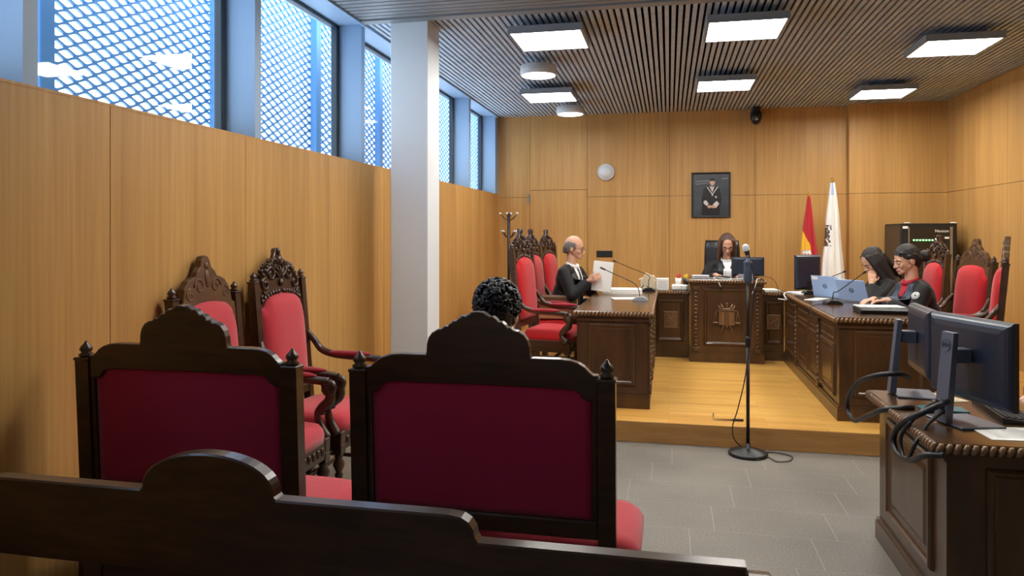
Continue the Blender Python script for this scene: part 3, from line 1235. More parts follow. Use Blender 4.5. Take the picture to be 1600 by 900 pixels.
def build_emblem():
    b = MB(jorg).at(T(.632, 8.478, .66))
    # open book
    for sx in (-1, 1):
        pts = []
        for i in range(7):
            t = i/6
            pts.append((sx*.085*t, -.012-.018*math.sin(math.pi*t)**.8))
        pts += [(sx*.085, .006), (0, .006)]
        b.prism(pts, -.075, .075, 'xy')
    # upright sword
    b.box(-.006, -.034, -.10, .006, -.022, .155, .002)
    b.box(-.04, -.036, .10, .04, -.022, .112, .003)
    b.ball((0, -.029, .165), .012, 8)
    # crossed blades and ribbons below and above
    for sx in (-1, 1):
        b.tube([(sx*.02, -.016, .09), (sx*.05, -.02, .13), (sx*.065, -.016, .165)], [.010, .014, .004], 7)
        b.tube([(sx*.035, -.016, .09), (sx*.075, -.02, .115), (sx*.09, -.016, .15)], [.008, .011, .004], 7)
        b.tube(smooth_curve([(sx*.02, -.014, -.075), (sx*.045, -.02, -.10), (sx*.05, -.016, -.13), (sx*.06, -.014, -.15)], 4), .0045, 6)
        # balance arms, chains and pans
        b.tube([(0, -.032, .085), (sx*.06, -.03, .093), (sx*.118, -.024, .078)], .006, 6)
        for d in (-.022, .022):
            b.tube([(sx*.118, -.02, .078), (sx*.118+d, -.016, -.045)], .0025, 5)
        b.ball((sx*.118, -.012, -.05), (.034, .016, .012), 10)
    o = b.build('emblem', 'carve', jb)
    o['label'] = 'carved relief of book, sword and balance scales'


build_emblem()


# ------------------------------------------------------------------ clerk desk in the right foreground
cd, corg = make_desk('clerk_desk', 'carved walnut desk at right foreground with two computer monitors', 1.085, 2.45, 3.215, 4.16, 0, .78, ('-y', '-x', '+y'),
                     {'-y': [(.14, 1.26)], '-x': [(.16, .80)]}, over=.06, cat='desk', gs=1.15)


# ------------------------------------------------------------------ monitors
def make_monitor(name, label, c, w, h, zb, deg, stand, base, logo, group=None, desk_z=.78, sticker=False):
    """c: panel centre (x, y); deg: direction the back looks; local +Y = back."""
    root = thing(name, label, 'monitor', (c[0], c[1], desk_z), R(deg-90), group)
    z0, z1 = zb-desk_z, zb-desk_z+h
    b = MB()
    # shell: bevelled slab swelling at the back centre
    rg = []
    for y, k, dz in ((-.022, 1., 0), (.0, 1., 0), (.009, .985, 0), (.016, .95, 0), (.021, .88, 0), (.024, .75, 0)):
        cz = (z0+z1)/2
        rg.append([(sx*w/2*k, y, cz+sz*h/2*(k if y <= .008 else k*.96)) for sx, sz in ((-1, -1), (1, -1), (1, 1), (-1, 1))])
    b.loft(rg, sm=False)
    b.build('shell', 'steelshell', root)
    b = MB()
    b.box(-w/2+.012, -.0245, z0+.018, w/2-.012, -.0225, z1-.012)
    b.build('screen', 'black', root)
    b = MB()
    b.box(-w*.36, .0075, z1-.026, w*.36, .0125, z1-.020)
    for i in range(6):
        b.box(-.06+.02*i, .014, z0+.03, -.047+.02*i, .0215, z0+.045)
    b.build('vent', 'black', root)
    if stand:
        sx, top = stand
        b = MB()
        ts = top-desk_z
        zc = (z0+z1)/2+.02
        b.box(sx-.03, .028, zc-.03, sx+.03, .10, zc+.03, .004)
        b.build('arm', 'steelblue', root)
        b = MB()
        w2 = .037
        lean_ = .03
        b.loft([[(sx-w2*1.05, .095+lean_, .008), (sx+w2*1.05, .095+lean_, .008), (sx+w2*1.05, .125+lean_, .008), (sx-w2*1.05, .125+lean_, .008)],
                [(sx-w2, .095, ts), (sx+w2, .095, ts), (sx+w2, .118, ts), (sx-w2, .118, ts)]], sm=False)
        col = b.build('stand', 'steelblue', root)
        if logo:
            b = MB()
            mm = T(sx, .1262, ts-.055) @ rot('X', 5) @ rot('Z', 180) @ rot('X', 90)
            b.add(text_mesh('DELL', .021), mm)
            n = 28
            rg2 = []
            for i in range(n):
                a = 2*math.pi*i/n
                rg2.append((.026*math.cos(a), .026*math.sin(a), 0))
            b.at(mm)
            b.tube(rg2+[rg2[0]], .0013, 5)
            l_ = b.build('logo', 'logo', col)
            l_['label'] = 'ring logo with letters'
            b = MB()
            b.at(T(sx, .132+lean_*.7, .085) @ rot('X', 90))
            b.lathe([(.02, -.012), (.022, -.006), (.02, .003), (.014, .003), (.014, -.012)], n=18)
            b.build('cable_hole', 'black', col)
        b = MB()
        bw, bd = base
        b.box(sx-bw/2, -.06, 0, sx+bw/2, -.06+bd, .010, .004)
        b.build('base', 'steelblue', root)
    if sticker:
        b = MB()
        b.box(-w/2+.02, .0075, z1-.055, -w/2+.085, .0125, z1-.025)
        s_ = b.build('sticker', 'paper', root)
        s_['label'] = 'white sticker'
    return root


M['steelshell'] = simple('dark_monitor_shell', '#232a38', .34)
GM = 'computer monitors on the clerk desk'
# panel ends: (1.218,3.79)-(1.366,3.31)
ang = math.degrees(math.atan2(-.148, -.48))       # back normal (-.956,-.295)
make_monitor('monitor', 'blue-black monitor with round stand logo, right one of the clerk desk pair', (1.292, 3.55), .50, .365, .872, math.degrees(math.atan2(-.295, -.956)), (-.02, 1.175), (.24, .20), True, GM)
make_monitor('monitor', 'dark monitor turned edge-on at the far end of the clerk desk', (1.262, 4.09), .44, .345, .885, math.degrees(math.atan2(.086, -.996)), (-.02, 1.163), (.22, .19), False, GM)


def cable(name, label, pts, r, mat_='rubber', group=None, n=6):
    p = smooth_curve(pts, 8)
    o = V(pts[0])
    b = MB(o)
    b.tube(p, r, n)
    ob = b.build(name, mat_)
    ob.location = o
    tag(ob, label, 'cable', group)
    return ob


GCB = 'thick black cables looping off the clerk desk'
cable('cable', 'thick black cable looping out left from the far clerk monitor', [(1.20, 4.06, .87), (1.12, 3.98, .90), (1.03, 4.02, .88), (.99, 4.22, .80), (.985, 4.40, .68), (.99, 4.42, .60), (.99, 4.28, .585), (.99, 4.0, .68), (1.0, 3.80, .755), (1.06, 3.72, .787), (1.12, 3.74, .787)], .013, group=GCB, n=8)
cable('cable', 'thick black cable drooping in a loop before the round-logo stand', [(1.20, 3.52, .875), (1.12, 3.38, .885), (1.04, 3.38, .84), (.995, 3.50, .76), (.985, 3.56, .68), (.985, 3.50, .635), (.99, 3.34, .655), (1.0, 3.20, .715), (1.05, 3.13, .74)], .013, group=GCB, n=8)
cable('cable', 'thinner black cable hanging inside the drooping loop', [(1.21, 3.55, .86), (1.10, 3.46, .86), (1.02, 3.42, .80), (.988, 3.46, .72), (.985, 3.43, .655), (.985, 3.36, .65), (1.0, 3.30, .74), (1.08, 3.40, .80), (1.20, 3.50, .855)], .008, group=GCB, n=8)


# ------------------------------------------------------------------ small items on the clerk desk
def build_keyboard():
    root = thing('keyboard', 'black keyboard lying behind the round-logo monitor', 'keyboard', (1.50, 3.74, .78), R(-95))
    b = MB()
    b.prism([(-.07, 0), (.07, 0), (.07, .012), (-.07, .026)], -.22, .22, 'yz')
    b.build('case', 'black', root)
    b = MB()
    for r in range(5):
        for k in range(15):
            y = .055-.026*r
            z = .0195-.0008*(r-2)*0
            zz = .019-y*.1
            b.box(-.205+.0275*k, y-.010, zz-.004, -.205+.0275*k+.023, y+.010, zz+.006, .002)
    ks = b.build('keys', 'blackmat', root)
    ks['kind'] = 'stuff'


build_keyboard()


def sheet(name, label, c, w, d, deg, z, cat='paper', mat_='paper', n=1, curl=0., group=None, lines=False):
    o = V((c[0], c[1], z))
    b = MB()
    k = 8
    t = .0009*n+.0006
    rows = []
    for i in range(k+1):
        u = i/k
        x = (u-.5)*w
        zz = curl*(2*u-1)**2
        rows.append([(x, -d/2, zz), (x, d/2, zz), (x, d/2, zz+t), (x, -d/2, zz+t)])
    b.loft(rows, sm=False)
    if lines:
        b.mi = 1
        for j in range(7):
            y = d/2-.04-.022*j
            b.box(-w*.38, y-.002, t+.0002, w*(.1+.28*((j*7) % 5)/5), y+.002, t+.0006)
    ob = b.build(name, [mat_, 'paperline'])
    ob.location = o
    ob.rotation_euler = (0, 0, R(deg))
    tag(ob, label, cat, group)
    return ob


sheet('paper_sheet', 'white printed sheet on the clerk desk corner before the monitor base', (1.40, 3.36), .297, .21, 4, .7805, lines=True)
sheet('paper_sheet', 'pinkish sheet under the far clerk monitor', (1.33, 4.03), .16, .20, 20, .7805, mat_='cream')
o = MB((1.24, 3.72, .78))
o.box(1.15, 3.68, .781, 1.34, 3.78, .793, .003)
o = o.build('folder', 'teal')
o.location = (1.24, 3.72, .78)
tag(o, 'thin teal folder under the round-logo monitor stand', 'folder')


def build_phone(name, label, x, y, z, deg, body, keys='lgrey', handset=True):
    root = thing(name, label, 'telephone', (x, y, z), R(deg))
    b = MB()
    b.prism([(-.09, 0), (.09, 0), (.09, .05), (.06, .055), (-.09, .02)], -.085, .085, 'yz', bev=.003)
    b.build('body', body, root)
    b = MB()
    for r in range(4):
        for k in range(3):
            yy = .03-.026*r
            b.box(.0+.024*k, yy-.008, .043+yy*.23-.004, .018+.024*k, yy+.008, .043+yy*.23+.002, .002)
    ks = b.build('keypad', keys, root)
    if handset:
        b = MB()
        b.tube(smooth_curve([(-.05, -.085, .045), (-.05, -.06, .068), (-.05, 0, .078), (-.05, .06, .088), (-.05, .09, .075)], 4), [.02, .022, .021, .017, .015, .014, .014, .014, .014, .014, .014, .015, .017, .021, .022, .022, .02], 10)
        b.build('handset', body, root)
    return root


build_phone('desk_phone', 'black desk telephone with keypad at the right end of the clerk desk', 1.84, 4.06, .78, 90, 'black')


# ------------------------------------------------------------------ microphone stand
def build_mic_stand():
    x, y = .561, 5.53
    root = thing('microphone_stand', 'black microphone stand with round base standing before the dais step', 'microphone stand', (x, y, 0))
    b = MB()
    b.lathe([(.001, 0), (.135, 0), (.138, .006), (.138, .018), (.13, .026), (.04, .046), (.018, .055), (.018, .085), (.001, .085)], n=40)
    b.build('base', 'black', root)
    b = MB()
    b.cyl((0, 0, .05), (0, 0, .80), .0125, n=14)
    b.lathe([(.013, .78), (.019, .785), (.019, .85), (.013, .86)], n=14)
    b.cyl((0, 0, .80), (0, 0, 1.26), .0095, n=12)
    b.build('pole', 'black', root)
    b = MB()
    b.lathe([(.010, 1.235), (.024, 1.245), (.029, 1.27), (.03, 1.36), (.026, 1.385), (.03, 1.392), (.03, 1.402), (.012, 1.412), (.009, 1.43)], n=18)
    b.cyl((.0, 0, 1.41), (-.002, 0, 1.45), .009, n=10)
    b.build('clutch', 'slateblue', root)
    b = MB()
    a, d = V((.006, .02, 1.425)), V((-.25, -.28, .92)).normalized()
    b.tube([a, a+d*.03, a+d*.06], [.012, .016, .02], 12)
    mic = b.build('microphone', 'black', root)
    b = MB()
    h = a+d*.082
    b.ball(h, (.026, .026, .03), 16, d.to_track_quat('Z', 'Y').to_matrix())
    b.tube([a+d*.066, a+d*.073], [.0265, .0265], 16)
    g = b.build('grille', 'lgrey', mic)
    g['label'] = 'silver mesh head'


build_mic_stand()
cable('cable', 'thin black microphone cable hanging from the stand and coiled on the floor', [(.575, 5.515, 1.40), (.60, 5.50, 1.27), (.585, 5.50, 1.0), (.545, 5.51, .60), (.49, 5.53, .33), (.455, 5.54, .20), (.47, 5.55, .10), (.56, 5.62, .012), (.66, 5.60, .009), (.77, 5.60, .009), (.86, 5.53, .009), (.83, 5.42, .009), (.74, 5.38, .009), (.69, 5.47, .009), (.60, 5.38, .009)], .0042)
b = MB((.44, 5.84, PZ))
b.tube([(.335, 5.825, .22), (.335, 5.83, .178), (.345, 5.838, .171), (.48, 5.845, .171)], .005, 8)
b.mi = 1
b.tube([(.48, 5.845, .173), (.56, 5.849, .173)], .0085, 10)
o = b.build('floor_bracket', ['chrome', 'black'])
o.location = (.44, 5.84, PZ)
tag(o, 'thin chrome rod with black grip lying on the dais edge by the microphone stand', 'rod')


# ------------------------------------------------------------------ gooseneck microphones
def gooseneck(label, x, y, z, base_deg, tip, bend, body='black'):
    root = thing('gooseneck_microphone', label, 'microphone', (x, y, z), 0, 'gooseneck microphones on the court desks')
    q = rot('Z', base_deg)
    b = MB().at(q)
    b.prism([(-.075, 0), (.075, 0), (.075, .012), (.03, .038), (-.03, .042), (-.075, .014)], -.055, .055, 'yz', bev=.003)
    b.build('base', 'grey' if body == 'grey' else 'black', root)
    b = MB().at(q)
    for i in range(3):
        b.box(-.03+.022*i, -.045, .024, -.014+.022*i, -.03, .036, .002)
    b.build('buttons', 'lgrey', root)
    t = V(tip)-V((x, y, z))
    b = MB()
    p = smooth_curve([(0, 0, .03), (bend[0]*.25, bend[1]*.25, .11), V((bend[0], bend[1], bend[2])), t.lerp(V(bend), .45), t], 6)
    b.tube(p, .0042, 7)
    d = (p[-1]-p[-4]).normalized()
    b.build('neck', 'black', root)
    b = MB()
    b.tube([p[-1]-d*.01, p[-1], p[-1]+d*.045, p[-1]+d*.05], [.006, .0085, .0085, .004], 10)
    b.build('capsule', 'black', root)
    return root


gooseneck('gooseneck microphone nearest the viewer on the left desk', -.27, 7.10, .962, 90, (-.60, 7.02, 1.262), (-.06, 0, .17), 'grey')
gooseneck('gooseneck microphone on the left desk beside the tilted tablet', -.22, 8.30, .962, 90, (-.545, 7.72, 1.312), (.0, -.06, .18))
gooseneck('gooseneck microphone reaching up before the two laptops', 1.46, 7.12, .962, -80, (1.60, 6.62, 1.272), (.03, -.06, .12))
gooseneck('gooseneck microphone behind the farther laptop', 1.46, 8.25, .962, -80, (1.66, 7.62, 1.232), (.04, -.10, .12))


# ------------------------------------------------------------------ laptops, monitors and papers on the court desks
def make_laptop(label, hinge_l, hinge_r, z, sticker=False, tilt=20):
    a, c = V((*hinge_l, 0)), V((*hinge_r, 0))
    d = (c-a)
    w = .325
    mid = (a+c)/2
    deg = math.degrees(math.atan2(d.y, d.x))
    root = thing('laptop', label, 'laptop', (mid.x, mid.y, z), R(deg), 'laptops on the right desk')
    # local +X along the hinge, +Y towards the user, back of the lid looks along -Y
    b = MB()
    b.box(-w/2, 0, 0, w/2, .22, .014, .004)
    b.build('base', 'lgrey', root)
    b = MB()
    for r in range(5):
        for k in range(13):
            b.box(-.14+.0215*k, .03+.02*r, .0135, -.122+.0215*k, .046+.02*r, .0155)
    ks = b.build('keys', 'black', root)
    ks['kind'] = 'stuff'
    lm = T(0, -.002, .012) @ rot('X', tilt)
    b = MB().at(lm)
    b.box(-w/2, -.007, 0, w/2, 0, .215, .003)
    lid = b.build('lid', 'laptop', root)
    b = MB().at(lm)
    b.box(-w/2+.008, .0003, .012, w/2-.008, .001, .207)
    b.build('screen', 'black', root)
    b = MB().at(lm @ T(0, -.0074, .11))
    n = 26
    rg = [(.021*math.cos(2*math.pi*i/n), 0, .021*math.sin(2*math.pi*i/n)) for i in range(n)]
    b.tube(rg+[rg[0]], .0028, 5)
    b.at()
    b.add(text_mesh('hp', .034), lm @ T(0, -.0074, .112) @ rot('X', 90))
    l_ = b.build('logo', 'logo', lid)
    if sticker:
        b = MB().at(lm)
        b.box(-w/2+.012, -.0078, .175, -w/2+.085, -.0068, .205)
        s_ = b.build('sticker', 'paper', lid)
        s_['label'] = 'white label sticker'
    return root


make_laptop('pale blue laptop nearer the robed women on the right desk', (1.60, 7.50), (1.81, 7.22), .962)
make_laptop('pale blue laptop with white sticker nearer the judge', (1.45, 7.93), (1.65, 7.67), .962, True, 12)

jm = make_monitor('monitor', 'black monitor with white sticker on the judge bench', (.915, 9.02), .37, .225, 1.105, -90, None, None, False, None, 1.09, True)
b = MB()
b.box(-.10, -.05, 0, .10, .08, .010, .003)
b.box(-.02, .01, .005, .02, .025, .08, .003)
b.build('base', 'black', jm)
rm = make_monitor('monitor', 'large black monitor standing between the judge and the flags', (1.51, 8.62), .32, .385, .985, -62, None, None, False, None, .962)
b = MB()
b.box(-.11, -.07, 0, .11, .09, .012, .003)
b.box(-.03, .0, .005, .03, .025, .12, .003)
b.build('base', 'black', rm)

# judge bench clutter
b = MB((.36, 8.72, 1.09))
b.box(.265, 8.64, 1.091, .455, 8.80, 1.105, .004)
b.box(.265, 8.64, 1.112, .455, 8.80, 1.126, .004)
b.mi = 1
b.box(.275, 8.65, 1.105, .445, 8.80, 1.112)
o = b.build('document_tray', ['lgrey', 'grey'])
o.location = (.36, 8.72, 1.09)
tag(o, 'flat light grey document tray on the left end of the judge bench', 'tray')
build_phone('desk_phone', 'grey desk telephone on the judge bench before the monitor', .86, 8.72, 1.09, 180, 'grey')
b = MB((.60, 8.78, 1.09))
b.ball((.60, 8.78, 1.097), (.10, .06, .022), 16)
o = b.build('desk_pad', 'black')
o.location = (.60, 8.78, 1.09)
tag(o, 'low black rounded speaker unit on the judge bench before the judge', 'speaker')
GJ = 'cables on the judge bench'
cable('cable', 'white cable curling over the middle of the judge bench edge', [(.46, 8.66, 1.098), (.50, 8.56, 1.10), (.535, 8.475, 1.085), (.555, 8.455, 1.04), (.565, 8.46, 1.02)], .004, 'paper', GJ)
cable('cable', 'white cable looping along the top of the judge bench', [(.50, 8.60, 1.098), (.515, 8.66, 1.11), (.56, 8.70, 1.10), (.66, 8.58, 1.098), (.78, 8.56, 1.098), (.82, 8.62, 1.10)], .004, 'paper', GJ)
cable('cable', 'white cable running down the right end of the judge bench', [(1.0, 8.60, 1.098), (.96, 8.50, 1.10), (.945, 8.455, 1.06), (.92, 8.455, .98), (.90, 8.455, .94)], .005, 'lgrey', GJ)
cable('cable', 'thin black cable arching off the right end of the judge bench', [(1.03, 8.75, 1.10), (1.09, 8.74, 1.115), (1.16, 8.76, 1.09), (1.21, 8.80, 1.02), (1.23, 8.84, .945)], .003, 'rubber', GJ)
b = MB((.565, 8.45, .98))
b.ball((.567, 8.452, 1.0), (.017, .012, .024), 10)
o = b.build('switch_box', 'black')
o.location = (.565, 8.45, .98)
o.parent = None
tag(o, 'small black clip hanging on the front edge of the judge bench', 'clip')

# left flank: white box, cups, paper block
b = MB((.15, 8.86, .94))
b.box(.035, 8.80, .941, .228, 8.94, 1.005, .012)
b.mi = 1
b.add(text_mesh('2', .035), T(.145, 8.799, .975) @ rot('X', 90))
o = b.build('white_box', ['paper', 'black'])
o.location = (.15, 8.86, .94)
tag(o, 'small white box with a black numeral beside the judge bench', 'box')


def cup(label, x, y, z, mat_, items):
    root = thing('pen_cup', label, 'pen cup', (x, y, z), 0, 'pen cups on the white box')
    b = MB()
    b.lathe([(.001, .0), (.032, 0), (.036, .075), (.031, .075), (.028, .006), (.001, .006)], n=18)
    b.build('cup', mat_, root)
    for dx, dy, h, m in items:
        b = MB()
        b.tube([(dx*.4, dy*.4, .008), (dx, dy, h)], .006, 8)
        b.ball((dx, dy, h), .011, 8)
        b.build('pen', m, root)
    return root


cup('white pen cup with red pens on the white box', .11, 8.87, 1.006, 'paper', [(-.012, 0, .11), (.012, .01, .12), (.0, -.012, .10)] and [(-.012, 0, .11, 'red'), (.014, .01, .12, 'red'), (.0, -.012, .10, 'red'), (.024, 0, .11, 'red')])
cup('black pen cup with yellow pens on the white box', .195, 8.87, 1.006, 'black', [(-.012, 0, .10, 'yellow'), (.012, .01, .115, 'yellow'), (.0, -.012, .10, 'yellow'), (.02, -.01, .095, 'yellow')])
b = MB((-.10, 8.90, .94))
b.box(-.145, 8.84, .941, .0, 8.96, 1.075, .002)
b.mi = 1
for i in range(5):
    b.box(-.12, 8.8385, .96+.02*i, -.02, 8.84, .966+.02*i)
o = b.build('paper_block', ['paper', 'paperline'])
o.location = (-.10, 8.90, .94)
tag(o, 'upright white paper block on the bench section left of the judge', 'papers')
b = MB((-.26, 8.92, .94))
b.box(-.33, 8.87, .941, -.155, 9.0, 1.05, .002)
b.at(T(-.28, 8.9, 1.07) @ rot('Y', -14))
b.box(-.07, -.05, 0, .11, .06, .012)
o = b.build('paper_stack', 'cream')
o.location = (-.26, 8.92, .94)
tag(o, 'cream paper stack behind the tilted tablet on the left', 'papers')
tb = thing('tablet', 'beige-backed tablet tilted on a stand on the left desk', 'tablet', (-.265, 8.55, .962), R(15))
b = MB().at(T(0, 0, .045) @ rot('Y', 25) @ rot('X', 10))
b.box(-.065, -.005, 0, .065, .005, .14, .003)
b.build('case', 'cream', tb)
b = MB()
b.tube([(-.05, .04, .005), (0, .01, .06), (.05, -.03, .005)], .006, 7)
b.tube([(.06, .05, .004), (.02, .01, .09)], .006, 7)
b.build('stand', 'black', tb)
sheet('paper_sheet', 'white sheet lying flat on the left desk near its front microphone', (-.40, 7.32), .297, .21, 15, .9625, n=3)
sheet('paper_stack', 'stack of white pages on the left desk before the bald man', (-.50, 8.02), .42, .30, 5, .9625, n=50)
sheet('paper_stack', 'pile of white pages on the right bench section', (1.15, 8.98), .18, .29, 8, .9405, n=18)
sheet('paper_stack', 'white pages on the right desk before the black monitor', (1.42, 8.36), .21, .297, 20, .9625, n=12)
sheet('paper_sheet', 'white sheet before the farther laptop on the right desk', (1.42, 7.62), .12, .297, -35, .9625, n=4)
b = MB((1.70, 6.42, .962))
b.prism([(-.12, 0), (.12, 0), (.14, .03), (.12, .045), (-.12, .045), (-.14, .03)], -.20, .20, 'yz', bev=.005)
b.at(T(0, 0, 0))
o = b.build('document_case', 'cabinet')
o.data.transform(T(1.70, 6.42, .962))
o.location = (1.70, 6.42, .962)
tag(o, 'flat black document case on the near end of the right desk', 'case')
sheet('paper_stack', 'white pages lying on the black document case', (1.68, 6.46), .34, .20, 3, 1.0085, n=6)
cable('cable', 'white cable bundle at the corner between the bench and the right desk', [(1.30, 8.40, .968), (1.225, 8.30, .97), (1.20, 8.20, .95), (1.215, 8.14, .92), (1.23, 8.20, .905), (1.19, 8.28, .90), (1.16, 8.34, .90)], .007, 'lgrey')
cable('cable', 'thin black cable drooping over the side edge of the right desk', [(1.40, 7.05, .968), (1.30, 6.98, .97), (1.235, 6.92, .95), (1.235, 6.88, .90), (1.245, 6.86, .86)], .004)


# ------------------------------------------------------------------ people
def ik(S_, W_, a, c, hint):
    d = W_-S_
    L = min(d.length, a+c-.004)
    d = d.normalized()
    x = (a*a-c*c+L*L)/(2*L)
    h = math.sqrt(max(a*a-x*x, 0))
    p = V(hint)-d*V(hint).dot(d)
    p.normalize()
    return S_+d*x+p*h, S_+d*L


def bake(b, voxel, name, mat_, parent, smooth=4, fac=.5, strand=None):
    """fuse the overlapping closed shapes into one continuous surface."""
    bmesh.ops.recalc_face_normals(b.bm, faces=b.bm.faces)
    me = bpy.data.meshes.new(name)
    b.bm.to_mesh(me)
    b.bm.free()
    o = bpy.data.objects.new('bake', me)
    COL.objects.link(o)
    m = o.modifiers.new('r', 'REMESH')
    m.mode = 'VOXEL'
    m.voxel_size = voxel
    m.use_smooth_shade = True
    if smooth:
        k = o.modifiers.new('s', 'SMOOTH')
        k.factor = fac
        k.iterations = smooth
    bpy.context.view_layer.update()
    dg = bpy.context.evaluated_depsgraph_get()
    out = bpy.data.meshes.new_from_object(o.evaluated_get(dg))
    bpy.data.objects.remove(o)
    out.name = name
    if strand:
        inv, amp, fr = strand
        nrm = [v.normal.copy() for v in out.vertices]
        for v, nn in zip(out.vertices, nrm):
            q = inv @ v.co
            a_ = math.atan2(q.x, -q.y+.02)
            v.co += nn*amp*(noise.noise(V((a_*fr, q.z*6, q.y*fr*1.5)))+.5*noise.noise(V((a_*fr*2.6, q.z*9, q.x*fr*2))))
    out.materials.clear()
    out.materials.append(M[mat_])
    for p in out.polygons:
        p.use_smooth = True
    ob = bpy.data.objects.new(name, out)
    COL.objects.link(ob)
    ob.parent = parent
    bvh = BVHTree.FromPolygons([v.co for v in out.vertices], [tuple(p.vertices) for p in out.polygons])
    return ob, bvh


def patch(bvh, rows, name, mat_, parent, off=.004, direction=(0, -1, 0), nu=11, start=.7):
    """cloth patch laid on a surface: rows = (z, xl, xr); cast along the direction."""
    d = V(direction)
    fine = []
    for p, q in zip(rows, rows[1:]):
        fine += [tuple(p[j]+(q[j]-p[j])*k/4 for j in range(3)) for k in range(4)]
    rows = fine+[rows[-1]]
    b = MB()
    top, bot = [], []
    for z, xl, xr in rows:
        A, B = [], []
        for i in range(nu):
            x = xl+(xr-xl)*i/(nu-1)
            o = V((x, 0, z))-d*start
            hit = bvh.ray_cast(o, d)
            p = hit[0] if hit[0] is not None else V((x, .10, z))
            A.append(b.v(p-d*off)); B.append(b.v(p+d*.003))
        top.append(A); bot.append(B)
    n, m = len(top), nu
    for i in range(n-1):
        for j in range(m-1):
            b.f([top[i][j], top[i][j+1], top[i+1][j+1], top[i+1][j]], True)
            b.f([bot[i][j], bot[i+1][j], bot[i+1][j+1], bot[i][j+1]], True)
    for i in range(n-1):
        for j in (0, m-1):
            b.f([top[i][j], top[i+1][j], bot[i+1][j], bot[i][j]], True)
    for j in range(m-1):
        for i in (0, n-1):
            b.f([top[i][j], bot[i][j], bot[i][j+1], top[i][j+1]], True)
    return b.build(name, mat_, parent)


def hand(b, W_, d, nrm, side, curl=25, sp=1.):
    """palm with four unequal bent fingers and a thumb; nrm = palm side; side = towards the thumb."""
    d = d.normalized(); nrm = (nrm-d*nrm.dot(d)).normalized(); s_ = d.cross(nrm)
    if s_.dot(side) < 0: s_ = -s_
    for t in (-.024, -.008, .008, .024):
        b.cap(W_+d*.018+s_*t*.75, W_+d*.082+s_*t*1.15, .0135, .0125, 8)
    L = ((.030, .068), (.010, .076), (-.010, .072), (-.029, .056))
    for off, ln in L:
        p = W_+d*.086+s_*off*sp
        dd = (d+s_*off*2*(sp-.6)).normalized()
        for k, q in enumerate((.45, .32, .25)):
            dd = (Matrix.Rotation(R(curl)*(1 if s_.cross(dd).dot(nrm) > 0 else -1), 3, s_) @ dd).normalized()
            e = p+dd*ln*q
            b.cap(p, e, .0088-.0008*k, .0082-.0008*k, 8)
            p = e
    p = W_+d*.03+s_*.028
    dd = (d*.7+s_*.75+nrm*.25).normalized()
    for k, q in enumerate((.038, .03)):
        e = p+dd*q
        b.cap(p, e, .0115-.0015*k, .0105-.002*k, 8)
        p = e
        dd = (d*.9+s_*.25+nrm*.35).normalized()


def head_parts(b, Hm):
    """skull, face, nose, ears and neck inside matrix Hm (facing +Y)."""
    P = lambda x, y, z: Hm @ V((x, y, z))
    m3 = Hm.to_3x3()
    sc = m3.col[0].length
    m3 = m3*(1/sc)
    E = lambda c, r, n=16: b.ball(P(*c), tuple(q*sc for q in r), n, m3)
    C = lambda a, c, r1, r2: b.cap(P(*a), P(*c), r1*sc, r2*sc, 10)
    E((0, -.006, .125), (.076, .097, .09), 20)
    E((0, .032, .072), (.061, .062, .086), 18)
    E((0, .024, .050), (.059, .060, .056), 18)
    for sx in (-1, 1):
        C((sx*.043, .008, .045), (sx*.012, .071, .005), .021, .018)
        E((sx*.034, .064, .062), (.026, .024, .026), 12)
        E((sx*.078, -.006, .078), (.010, .021, .033), 10)
        C((sx*.012, .088, .102), (sx*.042, .076, .104), .012, .010)
        E((sx*.010, .103, .052), (.009, .010, .008), 8)
    C((0, .086, .095), (0, .112, .057), .008, .012)
    E((0, .080, .000), (.020, .018, .018), 10)
    C((-.018, .090, .026), (.018, .090, .026), .008, .008)
    C((-.015, .088, .016), (.015, .088, .016), .0085, .0085)


